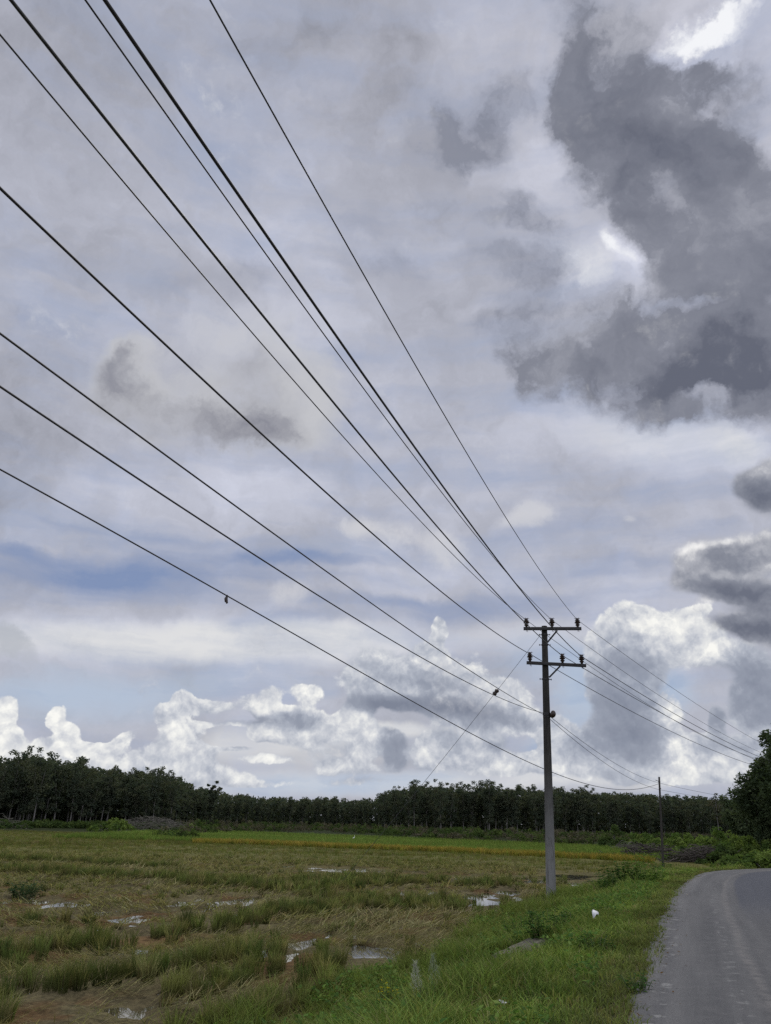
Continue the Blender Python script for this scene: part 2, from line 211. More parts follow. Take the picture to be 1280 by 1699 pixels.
    col = g.mix(g.step(f, -.15, 1.45, 0, .97, smooth=False), col, dk)
    # ---- dark clouds low on the right
    f = g.m('MULTIPLY_ADD', nf, 1.5, g.m('MULTIPLY_ADD', puff, .9, field(g, dc, SKY['LOWR_D'])))
    s = g.m('ADD', g.m('MULTIPLY_ADD', nf, 1.1, field(g, dc, SKY['LOWR_V'])), g.m('MULTIPLY', lit, .6))
    dk = ramp(g, s, [(-1.4, C10(98, 103, 118)), (-.5, C10(130, 134, 146)), (.1, C10(168, 170, 178)), (.9, C10(235, 234, 233))])
    col = g.mix(g.step(f, .2, .75, 0, .95), col, dk)
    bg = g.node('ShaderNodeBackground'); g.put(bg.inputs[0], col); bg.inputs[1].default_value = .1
    out = g.node('ShaderNodeOutputWorld'); nt.links.new(bg.outputs[0], out.inputs[0])
    w.cycles.sampling_method = 'MANUAL'; w.cycles.sample_map_resolution = 256
    sc.world = w
build_sky()
# ---------------------------------------------------------------- helpers
rng = np.random.default_rng(7)
COL = sc.collection
def link(o):
    COL.objects.link(o); return o
def tag(o, label=None, cat=None, group=None, kind=None):
    if label: o['label'] = label
    if cat: o['category'] = cat
    if group: o['group'] = group
    if kind: o['kind'] = kind
    return o
def empty(name, loc, label, cat, group=None, rz=0.):
    o = bpy.data.objects.new(name, None); o.empty_display_size = .3
    o.location = loc; o.rotation_euler = (0, 0, rz); link(o)
    return tag(o, label, cat, group)
def mesh_np(name, V, F, mat, parent=None, col=None, smooth=False):
    """V (n,3); F list of (m,k) index arrays; col (n,3) per-vertex colour"""
    V = np.asarray(V, np.float32)
    me = bpy.data.meshes.new(name)
    if not isinstance(F, (list, tuple)): F = [F]
    F = [np.asarray(f, np.int32) for f in F if len(f)]
    me.vertices.add(len(V)); me.vertices.foreach_set('co', V.ravel())
    nl = sum(f.size for f in F); npol = sum(len(f) for f in F)
    me.loops.add(nl); me.loops.foreach_set('vertex_index', np.concatenate([f.ravel() for f in F]))
    me.polygons.add(npol)
    tot = np.concatenate([np.full(len(f), f.shape[1], np.int32) for f in F])
    me.polygons.foreach_set('loop_start', np.concatenate([[0], np.cumsum(tot)[:-1]]).astype(np.int32))
    if smooth: me.polygons.foreach_set('use_smooth', np.ones(npol, bool))
    me.update(calc_edges=True)
    if col is not None:
        a = me.attributes.new('Col', 'FLOAT_COLOR', 'POINT')
        a.data.foreach_set('color', np.concatenate([col, np.ones((len(V), 1))], 1).astype(np.float32).ravel())
    if mat: me.materials.append(mat)
    o = bpy.data.objects.new(name, me); link(o)
    if parent: o.parent = parent
    return o
class MB:
    """collects shapes into one mesh"""
    def __init__(self): self.v, self.f = [], []
    def add(self, V, F):
        n = len(self.v); self.v += [tuple(p) for p in V]; self.f += [tuple(i+n for i in f) for f in F]; return self
    def tube(self, pts, rad, n=8, cap=True):
        P = [Vector(p) for p in pts]; R = rad if hasattr(rad, '__len__') else [rad]*len(P)
        V, F = [], []; ref = None
        for i, p in enumerate(P):
            t = (P[min(i+1, len(P)-1)]-P[max(i-1, 0)]).normalized()
            if ref is None: ref = t.orthogonal().normalized()
            ref = (ref-t*ref.dot(t)).normalized(); b = t.cross(ref)
            for k in range(n):
                a = 2*math.pi*k/n; V.append(p+(ref*math.cos(a)+b*math.sin(a))*R[i])
        for i in range(len(P)-1):
            for k in range(n):
                a, b_ = i*n+k, i*n+(k+1) % n
                F.append((a, b_, b_+n, a+n))
        if cap: F += [tuple(range(n))[::-1], tuple((len(P)-1)*n+k for k in range(n))]
        return self.add(V, F)
    def lathe(self, base, axis, prof, n=14):
        """prof: (radius, height) pairs along axis"""
        ax = Vector(axis).normalized(); u = ax.orthogonal().normalized(); w = ax.cross(u); b = Vector(base); V, F = [], []
        for r, h in prof:
            for k in range(n):
                a = 2*math.pi*k/n; V.append(b+ax*h+(u*math.cos(a)+w*math.sin(a))*r)
        for i in range(len(prof)-1):
            for k in range(n):
                a, c = i*n+k, i*n+(k+1) % n; F.append((a, c, c+n, a+n))
        F += [tuple(range(n))[::-1], tuple((len(prof)-1)*n+k for k in range(n))]
        return self.add(V, F)
    def bar(self, p, q, w, h, up=(0, 0, 1), bev=.15):
        """box beam from p to q, w across, h along up, with chamfered long edges"""
        p, q = Vector(p), Vector(q); t = (q-p).normalized(); s = t.cross(Vector(up)).normalized(); u = s.cross(t)
        c = min(w, h)*bev; pr = [(w/2-c, -h/2), (w/2, -h/2+c), (w/2, h/2-c), (w/2-c, h/2), (-w/2+c, h/2), (-w/2, h/2-c), (-w/2, -h/2+c), (-w/2+c, -h/2)]
        V = [e+s*a+u*b for e in (p, q) for a, b in pr]
        F = [(k, (k+1) % 8, 8+(k+1) % 8, 8+k) for k in range(8)]+[tuple(range(8))[::-1], tuple(range(8, 16))]
        return self.add(V, F)
    def build(self, name, mat, parent=None, smooth=True, world=True):
        me = bpy.data.meshes.new(name); me.from_pydata(self.v, [], self.f)
        if smooth:
            me.polygons.foreach_set('use_smooth', np.ones(len(me.polygons), bool))
            try: me.set_sharp_from_angle(angle=math.radians(40))
            except Exception: pass
        me.update()
        if mat: me.materials.append(mat)
        o = bpy.data.objects.new(name, me); link(o)
        if parent:
            o.parent = parent
            if world:
                bpy_m = Matrix.Identity(4); p = parent; chain = []
                while p: chain.append(p); p = p.parent
                for p in reversed(chain): bpy_m = bpy_m @ p.matrix_basis
                me.transform(bpy_m.inverted())
        return o
def origin_to(o, loc):
    """puts a one-mesh thing's origin at its base"""
    o.data.transform(Matrix.Translation(-Vector(loc))); o.location = loc; return o
def copy_tree(o, parent=None):
    c = o.copy(); link(c); c.parent = parent
    for ch in list(o.children): copy_tree(ch, c)
    return c
def hash2(ix, iy, seed=0):
    h = (ix.astype(np.int64)*374761393+iy.astype(np.int64)*668265263+seed*974711) & 0xffffffff
    h = ((h ^ (h >> 13))*1274126177) & 0xffffffff
    return ((h ^ (h >> 16)) & 0xffffff)/float(0xffffff)
def vnoise(x, y, seed=0):
    ix, iy = np.floor(x), np.floor(y); fx, fy = x-ix, y-iy
    fx, fy = fx*fx*(3-2*fx), fy*fy*(3-2*fy)
    a, b = hash2(ix, iy, seed), hash2(ix+1, iy, seed); c, d = hash2(ix, iy+1, seed), hash2(ix+1, iy+1, seed)
    return (a*(1-fx)+b*fx)*(1-fy)+(c*(1-fx)+d*fx)*fy
def fbm(x, y, oct=4, seed=0):
    s = 0.; a = .5; t = 0.
    for k in range(oct):
        s = s+a*vnoise(x*2**k+17.3*k, y*2**k-9.1*k, seed+k); t += a; a *= .55
    return s/t
def sstep(x, a, b):
    t = np.clip((x-a)/(b-a), 0, 1); return t*t*(3-2*t)
def dist_line(x, y, L):
    """distance to a polyline, and sign (left positive), and the length along it"""
    best = np.full(x.shape, 1e9); sg = np.ones(x.shape); al = np.zeros(x.shape); run = 0.
    for (x0, y0), (x1, y1) in zip(L, L[1:]):
        dx, dy = x1-x0, y1-y0; l2 = dx*dx+dy*dy
        t = np.clip(((x-x0)*dx+(y-y0)*dy)/l2, 0, 1)
        q = np.hypot(x-x0-t*dx, y-y0-t*dy); k = q < best
        best = np.where(k, q, best); sg = np.where(k, np.sign(dx*(y-y0)-dy*(x-x0)), sg)
        al = np.where(k, run+t*math.sqrt(l2), al); run += math.sqrt(l2)
    return best, sg, al
def smooth_line(P, n=6):
    """Catmull-Rom through the points"""
    P = [np.array(p, float) for p in P]; out = []
    for i in range(len(P)-1):
        a, b, c, d = P[max(i-1, 0)], P[i], P[i+1], P[min(i+2, len(P)-1)]
        for k in range(n):
            t = k/n; out.append(.5*((2*b)+(c-a)*t+(2*a-5*b+4*c-d)*t*t+(3*b-a-3*c+d)*t**3))
    out.append(P[-1]); return out
# ---------------------------------------------------------------- materials
def material(name):
    m = bpy.data.materials.new(name); m.use_nodes = True; m.node_tree.nodes.clear()
    g = NG(m.node_tree); return m, g
def finish(g, shader, bump=None):
    o = g.node('ShaderNodeOutputMaterial'); g.nt.links.new(shader, o.inputs[0])
def principled(g, color, rough=.7, spec=.3, metal=0., normal=None):
    n = g.node('ShaderNodeBsdfPrincipled')
    g.put(n.inputs['Base Color'], color if isinstance(color, bpy.types.NodeSocket) else (*color[:3], 1))
    g.put(n.inputs['Roughness'], rough); g.put(n.inputs['Specular IOR Level'], spec); g.put(n.inputs['Metallic'], metal)
    if normal is not None: g.put(n.inputs['Normal'], normal)
    return n.outputs[0]
def bump(g, h, strength=.4, dist=.02):
    n = g.node('ShaderNodeBump'); n.inputs['Strength'].default_value = strength; n.inputs['Distance'].default_value = dist
    g.put(n.inputs['Height'], h); return n.outputs[0]
def coord(g, which='Object'): return g.node('ShaderNodeTexCoord').outputs[which]
def mat_leaf(name, trans=.3, gain=1.0):
    m, g = material(name)
    a = g.node('ShaderNodeAttribute', attribute_name='Col').outputs['Color']
    if gain != 1: a = g.v('SCALE', a, s=gain)
    d = g.node('ShaderNodeBsdfDiffuse'); g.put(d.inputs[0], a)
    t = g.node('ShaderNodeBsdfTranslucent'); g.put(t.inputs[0], g.mix(1., a, (1.0, 1.1, .6), 'MULTIPLY'))
    x = g.node('ShaderNodeMixShader'); x.inputs[0].default_value = trans
    g.nt.links.new(d.outputs[0], x.inputs[1]); g.nt.links.new(t.outputs[0], x.inputs[2]); finish(g, x.outputs[0]); return m
def mat_noise(name, c1, c2, scale=6., rough=.8, spec=.2, metal=0., stretch=(1, 1, 1), bmp=.3, bd=.01, c3=None, contrast=(.35, .65)):
    m, g = material(name); p = g.v('MULTIPLY', coord(g), stretch)
    n = g.noise(p, scale, 5, .6); c = g.mix(g.step(n, *contrast), c1, c2)
    if c3: c = g.mix(g.step(g.noise(p, scale*.23, 3, .5), .5, .7), c, c3)
    finish(g, principled(g, c, rough, spec, metal, bump(g, n, bmp, bd) if bmp else None)); return m
M_leaf = mat_leaf('grass_blade', .38)
M_tree = mat_leaf('tree_leaf', .38)
M_bark = mat_noise('pale_bark', (.16, .15, .135), (.09, .085, .075), 3., stretch=(1, 1, .3))
M_stick = mat_noise('dead_branch', (.15, .14, .115), (.075, .07, .055), 4.)
# ---------------------------------------------------------------- terrain: road edge, verge, paddy
ZF = -.8                                                     # level of the paddy below the road
EDGE = smooth_line([(-3.2, -6), (-.84, 0), (2.17, 7.63), (2.79, 9.2), (3.75, 11.71), (5.13, 15.3), (7.15, 20.45), (9.17, 25.24), (11.07, 29.41),
        (13.02, 32.94), (14.78, 35.13), (17.73, 37.61), (23, 40.6), (32, 43.8), (50, 47.5), (75, 50)], 5)
def edge_d(x, y):
    d, s, a = dist_line(x, y, EDGE); return d*s, a
# puddles: centre and half sizes read off as spots on the paddy level
PUD = []
for px, py, rx, ry in [(25, 1495, 26, 7), (100, 1503, 24, 6), (75, 1497, 14, 5), (172, 1518, 18, 5), (215, 1526, 20, 7), (245, 1487, 12, 4), (300, 1500, 20, 4), (260, 1517, 9, 5), (414, 1497, 13, 8), (360, 1502, 14, 4), (385, 1500, 10, 4),
        (560, 1444, 34, 3.6), (600, 1445, 22, 3), (480, 1438, 10, 3), (500, 1572, 9, 10), (598, 1580, 20, 8), (625, 1584, 10, 6), (790, 1492, 17, 9), (812, 1487, 12, 5), (838, 1481, 15, 7), (930, 1482, 12, 10), (978, 1474, 22, 8), (665, 1479, 5, 6), (712, 1479, 7, 5), (950, 1455, 40, 5), (880, 1460, 22, 4),
        (190, 1680, 24, 9), (215, 1690, 22, 8), (234, 1661, 8, 7), (266, 1646, 9, 6), (766, 1583, 7, 14), (652, 1594, 10, 4), (547, 1553, 6, 4), (115, 1668, 12, 5), (160, 1640, 10, 4), (760, 1455, 26, 3), (690, 1452, 20, 3), (40, 1655, 14, 5), (60, 1489, 9, 5), (130, 1506, 12, 4), (200, 1512, 8, 4), (285, 1512, 11, 4), (240, 1527, 12, 5), (330, 1494, 9, 4), (345, 1512, 8, 4), (430, 1492, 8, 4), (440, 1585, 8, 5), (520, 1560, 7, 5), (480, 1590, 8, 6), (150, 1690, 12, 7), (90, 1650, 8, 5), (820, 1500, 9, 5), (858, 1490, 8, 5), (1000, 1470, 14, 6), (630, 1446, 14, 3), (520, 1441, 12, 3), (250, 1672, 9, 6), (310, 1668, 8, 5), (20, 1512, 9, 4)]:
    c = at_z(px, py, -.86); e1 = at_z(px+rx, py, -.86); n_, f_ = at_z(px, py+ry, -.86), at_z(px, py-ry, -.86)
    PUD.append((c[0], c[1], abs(e1[0]-c[0]), max(.12, abs(f_[1]-n_[1])/2)))
def ground_z(x, y):
    d, _ = edge_d(x, y)
    verge = -.03-.77*sstep(d, .25, 4.3)
    n = fbm(x*1.3, y*1.3, 4, 3)-.5; n2 = fbm(x*.35, y*.35, 3, 11)-.5
    fld_rut = .035*np.sin((x*.82-y*.57)*4.2+3*fbm(x*.5, y*.5, 2, 401))*(np.hypot(x, y) < 60)
    fld = ZF+fld_rut+n*.12+.16*np.clip(fbm(x*.9, y*.9, 3, 201)-.52, 0, 1)+n2*.05*np.exp(-np.hypot(x, y)/200)
    dip = np.zeros_like(x)
    near = (np.hypot(x, y) < 70)
    wob = 1+1.3*(fbm(x*3.1, y*3.1, 3, 29)-.5)
    for cx, cy, a, b in PUD:
        r2 = ((x-cx)/a/1.15)**2+((y-cy)/b/1.25)**2
        dip = np.maximum(dip, np.exp(-r2*.7*wob))
    fld = fld*(1-dip*near)+(ZF-.085+.17*n)*dip*near
    k = sstep(d, 3.0, 4.6)
    z = verge*(1-k)+fld*k+(1-k)*sstep(d, .1, .6)*(fbm(x*1.7, y*1.7, 3, 5)-.5)*.10
    z = np.where(d < 0, -.03, z)
    far = np.hypot(x, y)
    z = z+sstep(far, 105, 170)*.25
    # the scrubby rise beyond the bend
    z = z+.9*np.exp(-((x-40)/16)**2-((y-72)/12)**2)*sstep(d, 3, 9)
    return z, d
def gz(x, y):
    z, _ = ground_z(np.array([float(x)]), np.array([float(y)])); return float(z[0])
def build_ground():
    ang = np.concatenate([np.arange(-180, -32, 3.), np.arange(-32, 33, .125), np.arange(33, 180, 3.)])
    r = [.02, .5, 1.2]; q = 2.
    while q < 6000: r.append(q); q *= (1.03 if q < 7.5 else 1.0075 if q < 60 else 1.02 if q < 260 else 1.15)
    r = np.array(r); A, Rr = np.meshgrid(np.radians(ang), r)
    X, Y = Rr*np.sin(A), Rr*np.cos(A); z, d = ground_z(X.ravel(), Y.ravel()); Z = z.reshape(X.shape)
    nr, na = X.shape; i = np.arange(nr-1)[:, None]*na; j = np.arange(na)[None]; jn = (j+1) % na
    F = np.stack([i+j, i+jn, i+na+jn, i+na+j], -1).reshape(-1, 4)[:, ::-1]
    x, y = X.ravel(), Y.ravel(); D = np.hypot(x, y)
    n1 = fbm(x*.9, y*.9, 4, 41)[:, None]; n2 = fbm(x*.25, y*.25, 3, 57)[:, None]
    mud = np.array([.070, .056, .034])*(1-n1)+np.array([.15, .135, .072])*n1
    red = sstep(fbm(x*.7, y*.7, 3, 301), .55, .68)[:, None]*.6; mud = mud*(1-red)+np.array([.12, .062, .028])*red
    mud = mud*(1.25-.5*n2)
    olive = np.array([.12, .12, .045])*(.7+.6*n1)
    k = sstep(D, 34, 60)[:, None]; c = mud*(1-k)+olive*k
    far = sstep(D, 90, 120)[:, None]; c = c*(1-far)+np.array([.030, .038, .018])*far
    verge = np.array([.05, .055, .026])*(.6+.8*n1)
    kv = 1-sstep(d, 3.0, 4.4)[:, None]; c = c*(1-kv)+verge*kv
    dirt = np.array([.085, .075, .045]); kd = (1-sstep(d+.30*(n1[:, 0]-.5), .04, .22))[:, None]; c = c*(1-kd)+dirt*kd
    m, g = material('soil'); a = g.node('ShaderNodeAttribute', attribute_name='Col').outputs['Color']
    p = coord(g); n = g.noise(p, 9., 6, .65); c_ = g.mix(1., a, g.mix(g.step(n, .3, .7), (.6, .6, .6), (1.35, 1.3, 1.25)), 'MULTIPLY')
    finish(g, principled(g, c_, .95, .03, 0, bump(g, n, .6, .05)))
    o = mesh_np('ground', np.stack([x, y, z], 1), [F], m, col=c, smooth=True); tag(o, kind='structure')
    # standing water showing wherever the paddy dips below it
    m, g = material('paddy_water'); n = g.noise(coord(g), 14., 3, .5)
    finish(g, principled(g, (.05, .042, .03), .03, 1.0, 0, bump(g, n, .03, .01)))
    xs, ys = np.meshgrid(np.linspace(-34, 16, 26), np.linspace(9, 62, 28)); V = np.stack([xs.ravel(), ys.ravel(), np.full(xs.size, -.852)], 1)
    dd, _ = edge_d(V[:, 0], V[:, 1]); V[:, 2] -= np.where(dd < 2.5, .6, 0)
    i = np.arange(27)[:, None]*26; j = np.arange(25)[None]
    o = mesh_np('water', V, [np.stack([i+j, i+j+1, i+j+27, i+j+26], -1).reshape(-1, 4)], m); tag(o, kind='structure')
def build_road():
    P = np.array(EDGE); T = np.gradient(P, axis=0); T /= np.linalg.norm(T, axis=1)[:, None]; Nn = np.stack([T[:, 1], -T[:, 0]], 1)
    s = np.concatenate([[0], np.cumsum(np.linalg.norm(np.diff(P, axis=0), axis=1))])
    ss = np.arange(0, s[-1], .10); Pi = np.stack([np.interp(ss, s, P[:, k]) for k in (0, 1)], 1); Ni = np.stack([np.interp(ss, s, Nn[:, k]) for k in (0, 1)], 1)
    w = np.array([0, .10, .3, .6, 1, 1.5, 2.2, 3, 3.8, 4.6, 5.2, 5.6]); V = []
    rag = (fbm(ss*1.1, ss*0, 4, 71)-.5)*.34
    for k, o in enumerate(w):
        q = Pi+Ni*(o-.07+(rag if k == 0 else rag*.4 if k == 1 else 0))[..., None] if k < 2 else Pi+Ni*o
        zz = np.where(k == 0, -.028, .004+.03*np.sin(np.pi*o/5.6)); V.append(np.concatenate([q, np.full((len(ss), 1), zz)], 1))
    n = len(ss); V = np.concatenate(V); i = np.arange(len(w)-1)[:, None]*n; j = np.arange(n-1)[None]
    F = np.stack([i+j, i+j+1, i+n+j+1, i+n+j], -1).reshape(-1, 4)[:, ::-1]
    m, g = material('old_asphalt')
    uv = g.node('ShaderNodeAttribute', attribute_name='Along').outputs['Vector']       # across, along in metres
    sx = g.node('ShaderNodeSeparateXYZ'); g.put(sx.inputs[0], uv); D, S = sx.outputs[0], sx.outputs[1]
    p = coord(g); fine = g.noise(p, 60., 3, .7); mid = g.noise(p, 5., 5, .6)
    streak = g.noise(g.v('MULTIPLY', uv, (3.2, .16, 1)), 1., 5, .6)
    base = g.mix(g.step(streak, .3, .7), (.078, .079, .079), (.132, .131, .126))
    base = g.mix(g.step(mid, .42, .75, 0, .5), base, (.155, .152, .146))
    dw = g.m('MULTIPLY_ADD', g.m('SUBTRACT', streak, .5), .22, D)
    lane = g.m('MULTIPLY', g.step(dw, 1.36, 1.50), g.step(S, 22., 30.))
    base = g.mix(g.m('MULTIPLY', lane, .8), base, (.050, .058, .078))                  # darker patched lane into the bend
    pale = g.m('MULTIPLY', g.step(dw, 1.06, 1.17), g.step(dw, 1.18, 1.27, 1, 0))
    base = g.mix(g.m('MULTIPLY', pale, g.step(mid, .35, .65, .05, .6)), base, (.225, .21, .19))   # dusty tyre edge
    pn = g.noise(g.v('MULTIPLY', uv, (2.6, 2.3, 1)), 2.0, 4, .6)
    dn = g.m('MULTIPLY_ADD', g.m('SUBTRACT', mid, .5), .16, D)
    band = g.m('MULTIPLY', g.step(dn, .13, .17), g.step(dn, .27, .33, 1, 0))
    base = g.mix(g.m('MULTIPLY', band, g.step(pn, .57, .63, 0, .8)), base, (.30, .30, .28))        # remains of a painted edge line
    band2 = g.m('MULTIPLY', g.step(dn, .02, .12), g.step(dn, .26, .5, 1, 0))
    base = g.mix(g.m('MULTIPLY', band2, g.step(streak, .3, .6, .05, .35)), base, (.20, .195, .185))
    bandr = g.m('MULTIPLY', g.step(dn, .84, .9), g.step(dn, .98, 1.04, 1, 0))
    base = g.mix(g.m('MULTIPLY', bandr, g.step(pn, .56, .60, 0, .45)), base, (.30, .30, .28))
    edge_ = g.step(dn, -.02, .06, 1, 0)
    base = g.mix(g.m('MULTIPLY', edge_, .7), base, (.17, .135, .095))                  # soil washed onto the edge
    base = g.mix(g.step(fine, .3, .75, .55, 0), base, (.05, .05, .055))
    base = g.mix(g.step(g.noise(p, 150., 2, .6), .62, .75, 0, .55), base, (.36, .35, .34))
    finish(g, principled(g, base, .8, .2, 0, bump(g, fine, .5, .012)))
    o = mesh_np('road', V, [F], m, smooth=True); tag(o, kind='structure')
    a = o.data.attributes.new('Along', 'FLOAT_VECTOR', 'POINT')
    uvv = np.concatenate([np.stack([np.full(n, q), ss, np.zeros(n)], 1) for q in w]).astype(np.float32); a.data.foreach_set('vector', uvv.ravel())
build_ground(); build_road()
# ---------------------------------------------------------------- blades of grass, rice and straw
def blades(name, base, h, w, az, lean, c0, c1, mat, bend=.5, seg=2, kind='stuff', parent=None):
    """base (n,3); every blade leans by lean (radians) towards az and bends further at its tip; c0/c1 (n,3) foot and tip colours"""
    n = len(base); side = np.stack([np.cos(az), -np.sin(az), 0*az], 1); fw = np.stack([np.sin(az), np.cos(az), 0*az], 1); up = np.array([0, 0, 1.])
    def dirn(a): return fw*np.sin(a)[:, None]+up*np.cos(a)[:, None]
    hh = h[:, None]; ww = w[:, None]/2
    tw = rng.uniform(0, math.pi, n); sd = side*np.cos(tw)[:, None]+fw*np.sin(tw)[:, None]
    if seg == 1:
        tip = base+dirn(lean)*hh; V = np.stack([base-sd*ww, base+sd*ww, tip], 1).reshape(-1, 3)
        i = np.arange(n)[:, None]*3; F = [i+np.arange(3)]; C = np.stack([c0, c0, c1], 1).reshape(-1, 3)
    else:
        mid = base+dirn(lean)*hh*.55; tip = mid+dirn(lean+bend)*hh*.5
        V = np.stack([base-sd*ww, base+sd*ww, mid-sd*ww*.8, mid+sd*ww*.8, tip], 1).reshape(-1, 3)
        i = np.arange(n)[:, None]*5; F = [i+np.array([0, 1, 3, 2]), i+np.array([2, 3, 4])]; cm = (c0+c1)/2
        C = np.stack([c0, c0, cm, cm, c1], 1).reshape(-1, 3)
    return V, F, C
def cat_blades(name, parts, mat, kind='stuff'):
    off = 0; VV, FF, CC = [], {}, []
    for V, F, C in parts:
        VV.append(V); CC.append(C)
        for f in F: FF.setdefault(f.shape[1], []).append(f+off)
        off += len(V)
    o = mesh_np(name, np.concatenate(VV), [np.concatenate(f) for f in FF.values()], mat, col=np.concatenate(CC))
    if kind: tag(o, kind=kind)
    return o
def pick(n, cols, p):
    """colours drawn from a short list with a little spread"""
    k = rng.choice(len(cols), n, p=np.array(p)/sum(p)); c = np.array(cols)[k]
    return c*rng.uniform(.7, 1.3, (n, 1))*rng.uniform(.92, 1.08, (n, 3))
def ring(n, r):
    a = rng.uniform(0, 2*math.pi, n); q = r*np.sqrt(rng.uniform(0, 1, n)); return q*np.cos(a), q*np.sin(a)
def tufts(pts, per, h, w, spread, lean, c0, c1, bend=.5, seg=2, radius=.07):
    """per blades at each point"""
    n = len(pts); idx = np.repeat(np.arange(n), per); N = len(idx)
    dx, dy = ring(N, radius); b = pts[idx]+np.stack([dx, dy, np.full(N, -.01)], 1)
    az = np.arctan2(dx, dy)+rng.normal(0, .5, N)
    hh = h[idx]*rng.uniform(.65, 1.1, N); ln = np.abs(rng.normal(lean, spread, N))
    return blades('', b, hh, rng.uniform(.7, 1.3, N)*w, az, ln, c0[idx]*rng.uniform(.8, 1.2, (N, 1)), c1[idx]*rng.uniform(.75, 1.25, (N, 1)), None, bend, seg)
def with_z(x, y, dz=0.):
    z, d = ground_z(x, y); return np.stack([x, y, z+dz], 1), d
def scatter(x0, x1, y0, y1, step, jit=.9):
    xs, ys = np.meshgrid(np.arange(x0, x1, step), np.arange(y0, y1, step)); x, y = xs.ravel(), ys.ravel()
    return x+rng.uniform(-.5, .5, len(x))*step*jit, y+rng.uniform(-.5, .5, len(x))*step*jit
def in_view(x, y, m=2.):
    a = np.degrees(np.arctan2(x, y)); return (np.abs(a) < 29+m)
STRIPS = [([(-60, 1605), (0, 1595), (130, 1577), (250, 1560), (370, 1535), (470, 1512), (560, 1505)], .75),
          ([(-60, 1665), (0, 1652), (100, 1640), (200, 1625), (330, 1605), (440, 1582)], .6),
          ([(300, 1650), (380, 1632), (470, 1600), (520, 1585)], .5),
          ([(330, 1720), (420, 1690), (500, 1662), (560, 1640), (640, 1630), (690, 1610)], .6),
          ([(470, 1520), (560, 1512), (660, 1508), (760, 1512), (880, 1512)], .8),
          ([(520, 1492), (600, 1497), (700, 1500), (800, 1504), (900, 1508)], .8),
          ([(0, 1446), (150, 1452), (300, 1460), (420, 1470), (500, 1476), (640, 1468), (740, 1462)], 1.2),
          ([(460, 1470), (560, 1462), (700, 1458)], .9), ([(-40, 1425), (120, 1432), (260, 1440)], 1.0),
          ([(320, 1468), (420, 1475), (500, 1482)], .9), ([(780, 1470), (860, 1466), (930, 1462)], .8),
          ([(500, 1650), (560, 1612), (610, 1600)], .45), ([(0, 1540), (60, 1532), (120, 1536)], .35), ([(-40, 1710), (60, 1700), (120, 1690)], .45)]
STRIPS = [([tuple(at_z(px, py, ZF)[:2]) for px, py in L], w) for L, w in STRIPS]
def strip_k(x, y):
    k = np.zeros_like(x); wob = (fbm(x*.9, y*.9, 3, 91)-.5)*1.6
    for L, w in STRIPS:
        d, _, _ = dist_line(x, y, L); k = np.maximum(k, 1-sstep(d+wob*w, w*.65, w*1.1))
    return k
def wet(x, y):
    q = np.zeros_like(x)
    for cx, cy, a, b in PUD: q = np.maximum(q, np.exp(-(((x-cx)/a)**2+((y-cy)/b)**2)*.8))
    return q
G_STUB = [(.165, .20, .055), (.24, .245, .085), (.10, .14, .042), (.30, .26, .12)]
STRAW = [(.33, .30, .14), (.24, .215, .10), (.44, .39, .21), (.14, .12, .06)]
def shade(x, y):
    """the trampled lane on the near side of every puddle, where the stubble lies flat"""
    q = np.zeros_like(x)
    for cx, cy, a, b in PUD:
        L = math.hypot(cx, cy); ux, uy = -cx/L, -cy/L; t = (x-cx)*ux+(y-cy)*uy; s = np.abs((x-cx)*uy-(y-cy)*ux); n = 4.6*min(1., L/20)
        q = np.maximum(q, (t > 0)*(t < n)*(1-sstep(s, a*.8, a*1.25)))
    return q
